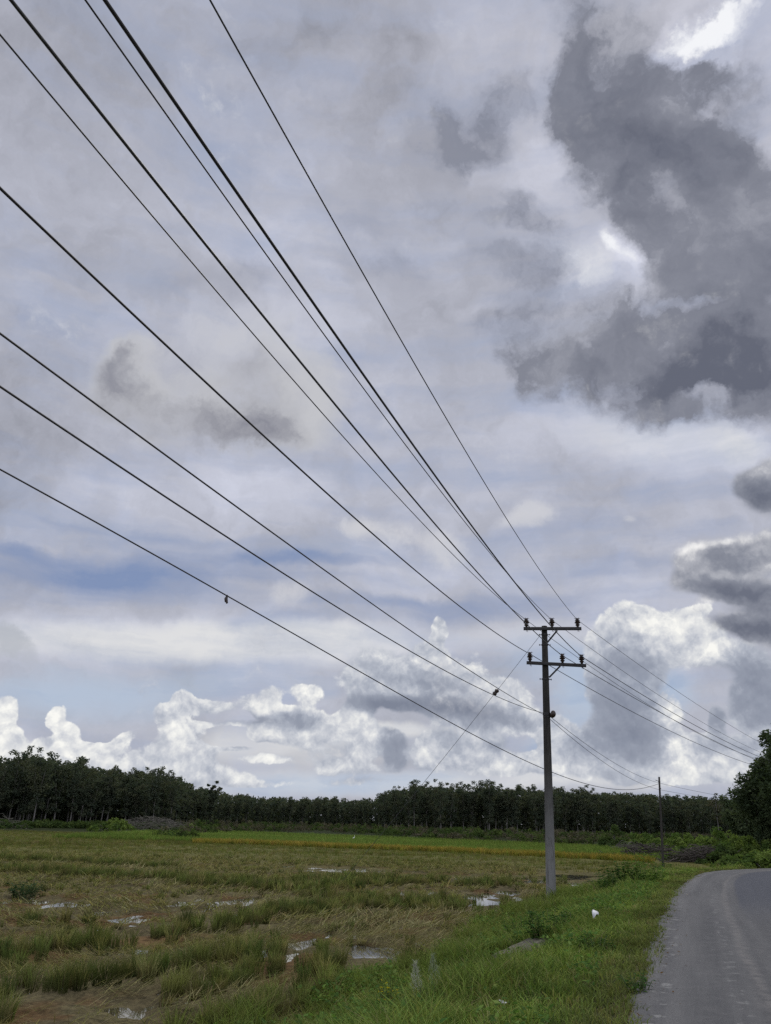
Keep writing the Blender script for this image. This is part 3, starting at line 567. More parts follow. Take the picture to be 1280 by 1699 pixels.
def build_paddy():
    parts = []
    # standing stubble, hill by hill
    x, y = scatter(-24, 9, 9.2, 50, .25); k = in_view(x, y); x, y = x[k], y[k]
    P, d = with_z(x, y); sk = strip_k(x, y); cl = fbm(x*.5, y*.5, 3, 17)
    keep = (d > 3.5) & ((wet(x, y) < .28) | (rng.uniform(0, 1, len(x)) < .10)) & (rng.uniform(0, 1, len(x)) > .93*shade(x, y)) & (rng.uniform(0, 1, len(x)) < np.where(sk > .4, .88, np.where(cl > .56, .22, .06)))
    P, sk, cl = P[keep], sk[keep], cl[keep]; D = np.hypot(P[:, 0], P[:, 1])
    for lo, hi, per, w in ((0, 17, 52, .010), (17, 27, 30, .015), (27, 60, 15, .024)):
        q = (D >= lo) & (D < hi); n = q.sum()
        h = np.where(sk[q] > .4, .36, .20)*rng.uniform(.6, 1.2, n)
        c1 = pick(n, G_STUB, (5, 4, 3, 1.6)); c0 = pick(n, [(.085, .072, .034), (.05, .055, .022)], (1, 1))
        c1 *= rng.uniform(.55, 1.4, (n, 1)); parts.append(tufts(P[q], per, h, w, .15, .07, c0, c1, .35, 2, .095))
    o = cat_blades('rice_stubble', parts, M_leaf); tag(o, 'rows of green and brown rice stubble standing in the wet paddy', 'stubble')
    # flattened straw between the rows
    parts = []
    x, y = scatter(-24, 9, 9.2, 50, .13); k = in_view(x, y); x, y = x[k], y[k]; D = np.hypot(x, y)
    keep = rng.uniform(0, 1, len(x)) < np.where(D < 26, 1, .5); x, y, D = x[keep], y[keep], D[keep]
    P, d = with_z(x, y); sk = strip_k(x, y); cl = fbm(x*.6, y*.6, 3, 27)
    keep = (d > 3.4) & (wet(x, y) < .25) & (rng.uniform(0, 1, len(x)) > .6*shade(x, y)) & (sk < .7) & (cl > .30); P, D, cl = P[keep], D[keep], cl[keep]; P[:, 2] += .03*rng.uniform(0, 1, len(P))
    row = fbm(P[:, 0]*.4, P[:, 1]*.4, 2, 33)*5
    for lo, hi, per, w in ((0, 20, 7, .009), (20, 60, 4, .02)):
        q = np.where((D >= lo) & (D < hi))[0]; idx = np.repeat(q, per); N = len(idx); dx, dy = ring(N, .14)
        b = P[idx]+np.stack([dx, dy, rng.uniform(0, .05, N)], 1)
        c = pick(N, STRAW+[(.10, .12, .04)], (4, 4, 2, 3, 1.4))
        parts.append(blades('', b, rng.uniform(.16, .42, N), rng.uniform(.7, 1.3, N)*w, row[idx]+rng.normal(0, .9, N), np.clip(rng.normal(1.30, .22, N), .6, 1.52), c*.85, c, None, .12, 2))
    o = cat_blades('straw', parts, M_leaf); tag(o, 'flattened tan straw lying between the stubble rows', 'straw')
    # middle distance: low olive stubble
    parts = []
    x, y = scatter(-62, 40, 46, 100, .42); k = in_view(x, y); x, y = x[k], y[k]; P, d = with_z(x, y)
    fr, _, _ = dist_line(x, y, RICE_FRONT); beyond = (y > np.interp(x, [p[0] for p in RICE_FRONT], [p[1] for p in RICE_FRONT])-1)&(x > RICE_FRONT[0][0])
    cl = fbm(x*.13, y*.35, 3, 61)
    keep = (d > 3.8) & ~beyond & (wet(x, y) < .5) & (rng.uniform(0, 1, len(x)) < .35+.6*sstep(cl, .35, .6)); P, cl = P[keep], cl[keep]; n = len(P)
    gcol = pick(n, [(.19, .205, .055), (.235, .215, .075), (.15, .185, .05), (.23, .20, .10)], (4, 4, 3, 1.5)); gcol[cl > .6] *= .75
    parts.append(tufts(P, 11, rng.uniform(.12, .28, n), .032, .3, .25, gcol*.7, gcol*.9, .4, 1, .2))
    o = cat_blades('far_stubble', parts, M_leaf); tag(o, 'low olive green stubble across the middle of the field', 'stubble')
RICE_FRONT = [tuple(at_z(px, py, ZF)[:2]) for px, py in [(322, 1399), (420, 1402), (520, 1406), (640, 1411), (760, 1416), (860, 1421), (960, 1427), (1060, 1432), (1085, 1434)]]
def build_rice():
    RF = np.array(RICE_FRONT)
    x, y = scatter(RF[:, 0].min(), RF[:, 0].max(), RF[:, 1].min()-1, RF[:, 1].max()+50, .24)
    fy = np.interp(x, RF[:, 0], RF[:, 1]); dep = y-fy+(fbm(x*.3, y*0, 3, 5)-.5)*2.0
    P, d = with_z(x, y)
    q = (dep > 0) & (dep < 3.4) & (d > 4); n = q.sum(); c = pick(n, [(.36, .255, .06), (.30, .235, .06), (.24, .22, .05), (.40, .27, .075)], (3, 3, 2, 2))
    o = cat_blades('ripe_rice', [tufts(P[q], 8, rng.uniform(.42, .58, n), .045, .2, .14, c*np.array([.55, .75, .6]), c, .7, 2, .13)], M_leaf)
    tag(o, 'strip of ripe golden rice along the front of the green rice', 'rice')
    x, y = scatter(RF[:, 0].min()-14, 34, 62, 132, .36); fy = np.interp(x, RF[:, 0], RF[:, 1]); dep = y-fy
    lim = np.interp(x, [-40, -16, 2, 16, 26, 34], [120, 120, 114, 106, 98, 86])
    P, d = with_z(x, y); q = (dep > 3) & (d > 6) & (y < lim) & in_view(x, y); n = q.sum()
    cl = fbm(x[q]*.05, y[q]*.2, 3, 77)[:, None]
    c = pick(n, [(.15, .23, .05), (.18, .25, .06), (.22, .25, .07)], (3, 3, 1.5))*(.75+.5*cl)
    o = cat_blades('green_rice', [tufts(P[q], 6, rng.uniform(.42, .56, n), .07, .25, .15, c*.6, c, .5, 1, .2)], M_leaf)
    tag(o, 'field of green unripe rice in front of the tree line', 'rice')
G_VERGE = [(.20, .275, .065), (.25, .32, .08), (.135, .205, .052), (.30, .31, .10), (.33, .29, .15)]
def build_verge():
    parts = []
    x, y = scatter(-4, 17, 6.5, 45, .075); k = in_view(x, y); x, y = x[k], y[k]; D = np.hypot(x, y)
    keep = rng.uniform(0, 1, len(x)) < np.clip(14/D, .22, 1)**1.3; x, y, D = x[keep], y[keep], D[keep]; P, d = with_z(x, y)
    cl = fbm(x*.8, y*.8, 3, 15); big = fbm(x*.3, y*.3, 3, 19); wob = (cl-.5)*1.8; ew = (fbm(x*1.5, y*1.5, 3, 83)-.5)*.5
    slab = np.hypot((x-SLAB[0]+.15)/.70, (y-SLAB[1]+.5)/1.15) > 1
    keep = (d > -.08+ew*.45) & (d < 4.3+wob) & slab & (rng.uniform(0, 1, len(x)) < np.clip(.8+d, 0, 1)); P, d, D, cl, big = P[keep], d[keep], D[keep], cl[keep], big[keep]
    for lo, hi, per, w in ((0, 12, 7, .0095), (12, 18, 7, .013), (18, 28, 7, .018), (28, 50, 8, .03)):
        q = (D >= lo) & (D < hi); n = q.sum()
        if not n: continue
        hgt = (.11+.19*sstep(d[q], .1, 2.2)+.26*sstep(big[q], .46, .64)*sstep(d[q], .6, 2))*rng.uniform(.55, 1.3, n)
        c = pick(n, G_VERGE, (5, 4, 4, 2, .8)); dry = (1-sstep(d[q], .1, .8))[:, None]; c = c*(1-dry*.4)+np.array([.20, .175, .085])*dry*.4
        c *= (.45+1.1*cl[q])[:, None]; yl = sstep(d[q], 2.6, 3.8)[:, None]*.5; c = c*(1-yl)+np.array([.19, .23, .06])*yl
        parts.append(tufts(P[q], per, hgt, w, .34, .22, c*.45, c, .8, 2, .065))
    # small broad leaves creeping through the grass
    lf = (fbm(P[:, 0]*1.1, P[:, 1]*1.1, 3, 121) > .52) & (d > .5) & (D < 26); q = np.where(lf)[0]; q = q[rng.uniform(0, 1, len(q)) < .5]; idx = np.repeat(q, 5); N = len(idx); dx, dy = ring(N, .10)
    hz = rng.uniform(.05, .24, N); b = P[idx]+np.stack([dx, dy, hz], 1); c = pick(N, [(.13, .22, .055), (.09, .165, .045), (.19, .27, .07)], (3, 3, 1.5))
    L = rng.uniform(.035, .075, N); parts.append(blades('', b, L, L*.75, rng.uniform(0, 6.28, N), rng.uniform(.6, 1.5, N), c*.8, c, None, .5, 2))
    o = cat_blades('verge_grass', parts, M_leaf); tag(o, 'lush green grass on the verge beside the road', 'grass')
    # fallen leaves and pebbles along the edge of the asphalt
    s = rng.uniform(0, 1, 420); L = np.array(EDGE); a = np.concatenate([[0], np.cumsum(np.linalg.norm(np.diff(L, axis=0), axis=1))]); ll = 12+s**1.6*32
    ex, ey = np.interp(ll, a, L[:, 0]), np.interp(ll, a, L[:, 1]); off = rng.normal(-.05, .16, 420); ex, ey = ex-off*.9, ey+off*.4
    P, d = with_z(ex, ey, .012); P[:, 2] = np.maximum(P[:, 2], np.where(d < 0, .02, -1)); n = len(P)
    c = pick(n, [(.17, .10, .04), (.12, .075, .035), (.26, .21, .11)], (2, 2, 1))
    o = cat_blades('fallen_leaves', [blades('', P, rng.uniform(.02, .05, n), rng.uniform(.012, .03, n), rng.uniform(0, 6.3, n), rng.uniform(1.1, 1.5, n), c, c, None, .2, 2)], M_leaf)
    tag(o, 'brown fallen leaves along the edge of the asphalt', 'leaves')
SLAB = at_z(868, 1600, -.55)
build_paddy(); build_rice(); build_verge()
# ---------------------------------------------------------------- the main pole, its arms and its wires
M_pole = None
def mat_pole():
    m, g = material('weathered_pole'); p = coord(g)
    n = g.noise(g.v('MULTIPLY', p, (9, 9, .8)), 2., 6, .6); n2 = g.noise(p, 3., 4, .6)
    c = g.mix(g.step(n, .3, .7), (.020, .019, .017), (.046, .043, .037))
    z = g.node('ShaderNodeSeparateXYZ'); g.put(z.inputs[0], p)
    zz = g.m('MULTIPLY_ADD', g.m('SUBTRACT', n2, .5), 1.6, z.outputs[2])
    c = g.mix(g.step(zz, .0, 5.0, .9, 0), c, (.215, .215, .205))            # paler foot; darker upward, with contrast against the bright sky painted in
    n3 = g.noise(g.v('MULTIPLY', p, (14, 14, 1.6)), 1., 4, .6)
    c = g.mix(g.step(n3, .55, .68, 0, .6), c, (.045, .042, .036))            # rain streaks and chips
    c = g.mix(g.step(g.noise(p, 26., 3, .6), .60, .68, 0, .7), c, (.10, .097, .088))
    c = g.mix(g.step(n2, .55, .75, 0, .5), c, (.035, .037, .028))
    finish(g, principled(g, c, .85, .2, 0, bump(g, n, .4, .012))); return m
M_pole = mat_pole()
M_steel = mat_noise('galvanised_arm', (.045, .043, .042), (.028, .027, .026), 9., .6, .3, .3)
M_porc = mat_noise('brown_porcelain', (.045, .028, .02), (.03, .02, .016), 12., .35, .4)
M_wire = mat_noise('black_wire', (.03, .03, .032), (.05, .05, .052), 30., .55, .3, bmp=0)
M_bare = mat_noise('grey_wire', (.085, .088, .085), (.055, .056, .056), 30., .5, .4, .5, bmp=0)
FOOT = at_z(915, 1489, -.66); FOOT[2] = -.66
TH = math.radians(10)                                                 # the arms face the bend of the line
def arm_plane(px, py, off=0.):
    n = np.array([math.sin(TH), math.cos(TH), 0]); r = ray(px, py); b = FOOT-n*off
    return CAMPOS+r*(((b-CAMPOS)@n)/(r@n))
TOP = arm_plane(903.5, 1039)
def on_pole(z):
    t = (z-FOOT[2])/(TOP[2]-FOOT[2]); return FOOT+(TOP-FOOT)*t
def pole_r(z): return .165-.062*(z-FOOT[2])/(TOP[2]-FOOT[2])
INS = {}
def build_pole():
    root = empty('utility_pole', tuple(FOOT), 'tall round grey brown utility pole with two crossarms of insulators beside the road', 'utility pole')
    ax = TOP-FOOT
    b = MB(); zs = np.linspace(-.5, TOP[2]-FOOT[2], 16)
    b.tube([FOOT+ax*(z/ax[2]) for z in zs], [.165-.062*max(z, 0)/ax[2] for z in zs], 20)
    b.build('shaft', M_pole, root)
    n = Vector((math.sin(TH), math.cos(TH), 0))
    for nm, (l, r, ins, br0, br1, bands) in {'top': ((869, 1043), (965, 1043), [(874, 1041), (916.5, 1041), (959, 1041)], (925, 1046), (908.5, 1066), [1053, 1070]),
                                     'low': ((874, 1099.5), (973, 1104.5), [(880, 1097), (934, 1100), (966, 1101)], (930, 1105), (911.5, 1124), [1127])}.items():
        off = .20
        p, q = arm_plane(*l, off), arm_plane(*r, off)
        arm = MB().bar(p, q, .09, .115); a = arm.build('crossarm', M_steel, root)
        d = Vector(q-p).normalized(); up = Vector((0, 0, 1))
        for k, (ix, iy) in enumerate(ins):
            t = (arm_plane(ix, iy, off)-p)@np.array(d); base = Vector(p)+d*t+up*.055
            m = MB()
            m.lathe(base, up, [(.03, -.0), (.045, .02), (.05, .05), (.075, .065), (.085, .09), (.05, .115), (.055, .135), (.10, .15), (.108, .175), (.07, .20), (.062, .215), (.088, .228), (.09, .25), (.055, .265), (.05, .285), (.07, .295), (.06, .325), (.02, .34)], 14)
            for kk in range(6):                                              # tie wire ends
                aa = kk*1.05+k; e = Vector((math.cos(aa), math.sin(aa), .35)); m.tube([base+up*.29+e*.05, base+up*.30+e*.115], [.010, .005], 5)
            m.tube([base-up*.055-up*.11, base-up*.02], [.009, .011], 6); m.tube([base-up*.185+d*.035, base-up*.1+d*.035], .007, 5)
            m.build('insulator', M_porc, a)
            INS[(nm, k)] = np.array(base)+np.array([0, 0, .275])
        e0, e1 = arm_plane(*br0, off+.055), arm_plane(*br1, .13)
        MB().bar(e0, e1, .06, .014, up=tuple(n)).build('brace', M_steel, root)
        for y in bands:
            z = arm_plane(905, y)[2]; c = Vector(on_pole(z)); r0 = pole_r(z)
            m = MB(); m.lathe(c-up*.03, up, [(r0-.01, 0), (r0+.012, 0), (r0+.012, .06), (r0-.01, .06)], 18)
            for s in (-1, 1): m.tube([c+d*s*(r0-.02), c+d*s*(r0+.10)], .014, 6); m.lathe(c+d*s*(r0+.075), d*s, [(.0, 0), (.03, 0), (.03, .022), (0, .022)], 6)
            m.build('band_clamp', M_steel, root)
    # telephone bracket: a fat coil of cable on a strap
    z = arm_plane(909, 1184)[2]; c = Vector(on_pole(z)); up = Vector((0, 0, 1)); r0 = pole_r(z); d = Vector((math.cos(TH), -math.sin(TH), 0))
    m = MB(); m.lathe(c-up*.06, up, [(r0-.01, 0), (r0+.012, 0), (r0+.012, .09), (r0-.01, .09)], 18)
    m.lathe(c-up*.14, up, [(r0-.01, 0), (r0+.008, 0), (r0+.008, .04), (r0-.01, .04)], 18); st = m.build('strap', M_steel, root)
    m = MB(); e = c+d*(r0+.10)-n*.06
    m.lathe(e-d*.09+n*.0, d+Vector((0, 0, -.35)), [(.03, 0), (.10, .012), (.135, .06), (.13, .12), (.09, .16), (.04, .19)], 14)
    m.build('cable_bracket', M_porc, st)
build_pole()

def hang(A, az, L, sagc, slope0, n=60, s0=0., wob=0.):
    """points of a wire from A along azimuth az: z = A.z + slope0 s + sagc s^2"""
    a = math.radians(az); d = np.array([math.sin(a), math.cos(a), 0]); out = []
    for s in np.linspace(s0, L, n): p = A+d*s; p[2] = A[2]+slope0*s+sagc*s*s; out.append(p)
    return out
def wire(name, pts, r, mat, label, cat, group=None):
    m = MB().tube(pts, r, 8); o = m.build(name, mat); tag(o, label, cat, group); return o
NEAR_AZ, FAR_AZ, NEAR_L = 200., 37., 47.
# sag of each conductor: near span (curvature, slope), far span (curvature, slope)
SAG = {'low0': ((-0.11258, 0.002371), (-0.09441, 0.001348)), 'top0': ((-0.11906, 0.002756), (-0.13826, 0.002005)), 'low1': ((-0.10467, 0.00229), (-0.08286, 0.001022)),
       'top1': ((-0.11816, 0.002579), (-0.11756, 0.00156)), 'low2': ((-0.11309, 0.002375), (-0.09109, 0.001357)), 'top2': ((-0.12277, 0.002775), (-0.09898, 0.001133))}
def build_wires():
    lab = {('low', 0): ('thick black covered wire tied to the insulator at the field end of the lower crossarm', M_wire, .0125),
           ('low', 1): ('thick black covered wire tied to the middle insulator of the lower crossarm', M_bare, .0125),
           ('low', 2): ('thick black covered wire tied to the insulator at the road end of the lower crossarm', M_wire, .0130),
           ('top', 0): ('thin bare wire tied to the insulator at the field end of the top crossarm', M_bare, .0085),
           ('top', 1): ('thin bare wire tied to the middle insulator of the top crossarm', M_wire, .0080),
           ('top', 2): ('thin bare wire tied to the insulator at the road end of the top crossarm', M_bare, .0080)}
    for k, (l, mat, r) in lab.items():
        A = INS[k]; (n1, n2), (f1, f2) = SAG[k[0]+str(k[1])]
        pts = hang(A, NEAR_AZ, NEAR_L, n2, n1)[::-1]+hang(A, FAR_AZ, 46, f2, f1)[1:]
        wire('power_line', pts, r, mat, l, 'power line', 'power lines on the utility pole')
    # telephone pair: main pole, then the short pole, then on along the road
    z = arm_plane(909, 1184)[2]; B = on_pole(z)
    P2 = np.array([18.487, 54., -.9]); T2 = np.array([18.82, 54., 4.729]); ax = (T2-P2)
    root = empty('short_pole', tuple(P2), 'thin dark short wooden pole rising in front of the far trees near the bend', 'utility pole')
    MB().tube([P2-ax*.08, P2+ax*.5, T2], [.085, .07, .058], 12).build('shaft', mat_noise('dark_wood', (.03, .027, .024), (.055, .05, .043), 3., stretch=(6, 6, .6)), root)
    m = MB(); c = Vector(P2+ax*.945)
    for dz in (0, -.42): MB().lathe(c+Vector((0, 0, dz-.03)), (0, 0, 1), [(.05, 0), (.072, 0), (.072, .05), (.05, .05)], 12).build('band_clamp', M_steel, root)
    m.tube([c+Vector((-.02, 0, .02)), c+Vector((-.26, -.05, .10))], .018, 6); m.build('cable_hook', M_steel, root)
    C2 = Vector(P2+ax*.93); azp = 25.75
    for nm, dz, (n1, n2), (f1, f2), r, l in (('a', -.09, (-.05325, .001152), (-.10016, .002108), .0085, 'thin telephone wire through the strap of the utility pole, lower at the strap'), ('b', 0., (-.09893, .002262), (-.07799, .00134), .0085, 'thin telephone wire through the strap of the utility pole, upper at the strap')):
        A = B+np.array([0, 0, dz]); far = hang(A, azp, 28.7, f2, f1, 40)
        e = far[-1]; tgt = np.array(C2)+np.array([0, 0, -.42 if nm == 'a' else 0]); 
        far = [p+(tgt-e)*(k/39.)**2 for k, p in enumerate(far)]
        out = hang(tgt, 46 if nm == 'a' else 42, 42, .0011, -.045, 30)
        wire('telephone_wire', hang(A, NEAR_AZ, NEAR_L, n2, n1)[::-1]+far[1:]+out[1:], r, M_wire, l, 'telephone wire', 'telephone wires')
    a = math.radians(208.); d = np.array([math.sin(a), math.cos(a), 0]); A = np.array([*(C2+Vector((-.05, 0, -.04)))]); pts = []
    for s in np.linspace(0, 56, 90):
        p = A+d*s; p[2] = A[2]-.105603*s+.00215889*s*s+4.72088e-5*s**3-7.48967e-7*s**4; pts.append(p)
    o = wire('service_cable', pts, .0125, M_wire, 'thick black service cable, lowest in the sky, with a small clamp hanging from it', 'cable')
    p = Vector(min(pts, key=lambda q: abs(np.dot(q-CAMPOS, _R)/np.dot(q-CAMPOS, _fw)*FPX+640-367)))
    m = MB().tube([p+Vector((0, 0, .02)), p+Vector((-.02, 0, -.05)), p+Vector((-.01, 0, -.10)), p+Vector((.01, 0, -.13)), p+Vector((-.01, 0, -.14))], [.012, .032, .03, .016, .008], 8)
    m.build('hanging_clamp', M_porc, o)
    # guy wire with its strain insulator, down to an anchor in the paddy
    q0 = arm_plane(897.5, 1053); anc = at_z(560, 1472, ZF-.05); g_ = [q0+(anc-q0)*t for t in np.linspace(0, 1, 24)]
    g_ = [p-np.array([0, 0, .10*math.sin(math.pi*t)]) for p, t in zip(g_, np.linspace(0, 1, 24))]
    o = wire('guy_wire', g_, .0065, M_bare, 'thin steel guy wire slanting from the pole top down to the paddy', 'guy wire')
    i = min(range(24), key=lambda k: abs(np.dot(g_[k]-CAMPOS, _R)/np.dot(g_[k]-CAMPOS, _fw)*FPX+640-816)); p = Vector(g_[i]); t = Vector(g_[i]-g_[0]).normalized()
    MB().lathe(p-t*.14, t, [(.02, 0), (.075, .03), (.085, .09), (.06, .13), (.06, .15), (.085, .19), (.075, .25), (.02, .28)], 12).build('strain_insulator', M_porc, o)
build_wires()
# ---------------------------------------------------------------- trees
def leaf_cloud(centres, rad, per, size, cols, flat=.8):
    """small leaf clump faces through the volume round each centre"""
    C = np.array(centres); R = np.array(rad); idx = np.repeat(np.arange(len(C)), per); N = len(idx)
    v = rng.normal(0, 1, (N, 3)); v /= np.linalg.norm(v, axis=1)[:, None]; v *= (rng.uniform(0, 1, N)**.45)[:, None]; v[:, 2] *= flat
    p = C[idx]+v*R[idx][:, None]
    a = rng.normal(0, 1, (N, 3)); a[:, 2] *= .6; a /= np.linalg.norm(a, axis=1)[:, None]
    b = np.cross(a, rng.normal(0, 1, (N, 3))); b /= np.linalg.norm(b, axis=1)[:, None]
    s = rng.uniform(.6, 1.35, N)[:, None]*size
    V = np.stack([p-a*s, p+b*s*.42-a*s*.1, p+a*s, p-b*s*.42+a*s*.15], 1).reshape(-1, 3)
    F = np.arange(N*4).reshape(-1, 4)
    c = np.array(cols)[rng.choice(len(cols), len(C))][idx]*rng.uniform(.7, 1.35, (N, 1))
    return V, F, np.repeat(c, 4, 0)
T_GREEN = [(.075, .092, .062), (.09, .102, .066), (.066, .082, .058), (.10, .108, .068)]
def tree_shape(h, fork, spread, nl, size, per, seed, lean=.04, crown_w=1., r0=.11, cols=T_GREEN, gap=0.):
    """slender forked tree: returns a trunk builder and a leaf cloud"""
    r = random.Random(seed); m = MB(); lx, ly = r.gauss(0, lean)*h, r.gauss(0, lean)*h
    def pt(t): return Vector((lx*t+.05*math.sin(7*t+seed), ly*t, h*t))
    tr = [pt(t) for t in np.linspace(0, fork, 6)]; tr[0].z = -.3; m.tube(tr, list(np.linspace(r0*1.15, r0*.75, 6)), 7)
    cen, rad = [], []
    for k in range(nl):
        a = 6.283*k/nl+r.uniform(-.5, .5); e = Vector((math.cos(a)*spread*r.uniform(.3, 1), math.sin(a)*spread*r.uniform(.3, 1), 0)); t0 = fork*r.uniform(.75, 1.)
        top = h*r.uniform(.72, 1.0) if k else h
        L = [pt(t0)]; 
        for q in (.35, .7, 1.): L.append(pt(t0)+(Vector((lx, ly, 0))*.3+e)*q**.8+Vector((0, 0, (top-h*t0)*q)))
        m.tube(L, [r0*.55, r0*.42, r0*.26, r0*.1], 5)
        for q in np.linspace(.16, 1.03, 7):
            if r.random() < gap: continue
            i = min(int(q*3), 2); f = q*3-i; p = L[i].lerp(L[i+1], min(f, 1.1)); w = (.34+.50*math.sin(math.pi*min(q, 1)**.9*.86))*crown_w
            cen.append((p.x+r.gauss(0, .45)*crown_w, p.y+r.gauss(0, .45)*crown_w, p.z+r.gauss(0, .22))); rad.append(w*r.uniform(.75, 1.2))
    for k in range(int(nl*2.4)):                                           # low thin sprays on the stem
        t = r.uniform(fork*.5, fork*1.15); p = pt(t); a = r.uniform(0, 6.28); cen.append((p.x+math.cos(a)*.6*crown_w, p.y+math.sin(a)*.6*crown_w, p.z)); rad.append(.5*crown_w)
    return m, leaf_cloud(cen, rad, per, size, cols)
def make_tree(name, label, cat, group, **k):
    root = empty(name, (0, 0, 0), label, cat, group); m, (V, F, C) = tree_shape(**k)
    m.build('trunk', M_bark, root); mesh_np('crown', V, [F], M_tree, root, col=C); return root
def place(o, px, D, hscale, label, group, sx=None, first=False, rz=None):
    t = o if first else copy_tree(o); x = D*math.tan(math.atan((px-640)/FPX/math.cos(PITCH)))   # column of the picture at ground distance D
    t.location = (x, D, gz(x, D)-.02); t.rotation_euler = (0, 0, rng.uniform(0, 6.28) if rz is None else rz); s = hscale
    t.scale = (sx or s*rng.uniform(.9, 1.15),)*2+(s,); t['label'] = label
    if group: t['group'] = group
    elif 'group' in t: del t['group']
    return t
TOPX = [-80, 0, 20, 50, 100, 150, 200, 250, 340, 356, 372, 420, 480, 540, 600, 640, 662, 690, 740, 800, 850, 900, 950, 1000, 1050, 1100, 1150, 1200, 1300]
TOPY = [1240, 1246, 1240, 1258, 1258, 1255, 1266, 1279, 1284, 1292, 1306, 1315, 1324, 1323, 1325, 1322, 1308, 1302, 1302, 1302, 1304, 1304, 1309, 1314, 1318, 1321, 1324, 1325, 1325]
DISX = [-80, 0, 300, 360, 372, 420, 480, 560, 640, 660, 720, 900, 1000, 1100, 1200, 1300]
DISD = [116, 119, 134, 140, 150, 170, 190, 200, 195, 172, 166, 164, 164, 162, 155, 150]
def horizon(px): return 1361+.028*(px-640)
def want_h(px, D, k=0.):
    y = np.interp(px, TOPX, TOPY); el = math.atan((horizon(px)-y)/FPX*math.cos(PITCH)**2); return math.tan(el)*D*(1+.04*((px-640)/640)**2)+EYE-ZF-.25
def build_forest():
    protos = [make_tree('rubber_tree', 'tall slender rubber tree with a pale trunk in the forest edge left of the brush pile', 'tree', 'rubber trees of the left stand',
               h=10., fork=.42+.05*(i % 3), spread=1.45, nl=5+i % 3, size=.19, per=52, seed=11+i, lean=.035, r0=.10) for i in range(7)]
    used = set()
    LAB = [(-90, 358, 'tall slender rubber tree with pale trunk in the high stand at the left', 'rubber trees of the left stand'),
           (358, 652, 'low rubber tree in the distant dip of the tree line between two stands', 'rubber trees of the distant dip'),
           (652, 1005, 'slender rubber tree with a pale trunk in the stand behind the green rice', 'rubber trees of the middle stand'),
           (1005, 1260, 'slender rubber tree in the stand behind the scrub and the short pole', 'rubber trees of the right stand')]
    def put(px, D, hs, lab, grp):
        i = int(rng.integers(0, len(protos))); f = i not in used; used.add(i)
        return place(protos[i], px, D, hs/10., lab, grp, first=f)
    for (x0, x1, lab, grp), step, rows in zip(LAB, (12.5, 15., 11.5, 13.), (3, 2, 2, 2)):
        for row in range(rows):
            px = x0+step*.5*row+2
            while px < x1:
                q = px+rng.uniform(-.75, .75)*step; D = np.interp(q, DISX, DISD)+row*5.5+rng.uniform(-1.5, 1.5)
                hs = want_h(q, D)*(rng.uniform(.80, 1.06) if row else rng.uniform(.70, 1.02)); put(q, D, hs, lab, grp); px += step
    # those that stand out
    for px, top, D, lab in ((14, 1236, 117, 'tallest spreading tree with sky showing through, leftmost in the forest'), (152, 1249, 122, 'tree with a thin lacy top rising above the middle of the left stand'),
                            (322, 1276, 132, 'tree with an overhanging open crown at the near end of the left stand'), (346, 1285, 134, 'last tree of the left stand, leaning over the dip in the tree line'),
                            (694, 1296, 162, 'tall tree standing clear at the start of the middle stand'), (732, 1298, 161, 'tall tree with a wide crown second in the middle stand'), (800, 1296, 163, 'tall tree with a pointed top in the middle stand left of the utility pole')):
        y = top; hh = math.tan(math.atan((horizon(px)-y)/FPX*math.cos(PITCH)**2))*D*(1+.04*((px-640)/640)**2)+EYE-ZF-.25
        t = put(px, D, hh, lab, None)
    dk = make_tree('dense_tree', 'dark narrow dense tree rising alone above the dip in the tree line', 'tree', None, h=10., fork=.2, spread=.5, nl=5, size=.26, per=110, seed=5, lean=.01, crown_w=.85)
    place(dk, 402, 150, 1.0*(want_h(402, 150)+.9)/10, 'dark narrow dense tree rising alone above the dip in the tree line', None, first=True)
    for k, px in enumerate((1128, 1166)):
        w = make_tree('sparse_tree', '', 'tree', None, h=10., fork=.6, spread=1.0, nl=5, size=.22, per=16, seed=31+k, lean=.02, crown_w=.8, gap=.35, cols=[(.10, .095, .06), (.07, .075, .04)])
        place(w, px, 150, (want_h(px, 150)+.9)/10, ('thin nearly bare tree poking above the tree line just right of the short pole', 'thin pale tree poking above the tree line beside the big dark tree')[k], None, first=True)
    # the depth of the wood behind: one mass
    VV, FF, CC, off = [], [], [], 0; tb = MB()
    for row in range(5):
        px = -110.
        while px < 1330:
            D = np.interp(px, DISX, DISD)+14+row*6; q = px+rng.uniform(-5, 5); h = want_h(q, D)*rng.uniform(.86, 1.02); x = D*(q-640)/FPX/math.cos(PITCH)
            cen, rad = [], []
            for k in range(32):
                t = rng.uniform(.0, 1); a = rng.uniform(0, 6.28); w = 1.3*math.sqrt(max(.05, 1-(t-.6)**2*2.2)); cen.append((x+math.cos(a)*w, D+math.sin(a)*w, ZF+h*min(t, .96))); rad.append(.95)
            V, F, C = leaf_cloud(cen, rad, 20, .40, T_GREEN); VV.append(V); FF.append(F+off); CC.append(C); off += len(V)
            if row < 2: tb.tube([(x, D, ZF-.2), (x+rng.normal(0, .25), D, ZF+h*.6)], [.11, .06], 5)
            px += 17+row*2
    o = mesh_np('forest', np.concatenate(VV), [np.concatenate(FF)], M_tree, col=np.concatenate(CC)); tag(o, 'dark mass of rubber trees deeper in the forest', 'forest', kind='stuff')
    tb.build('trunks', M_bark, o)['kind'] = 'stuff'
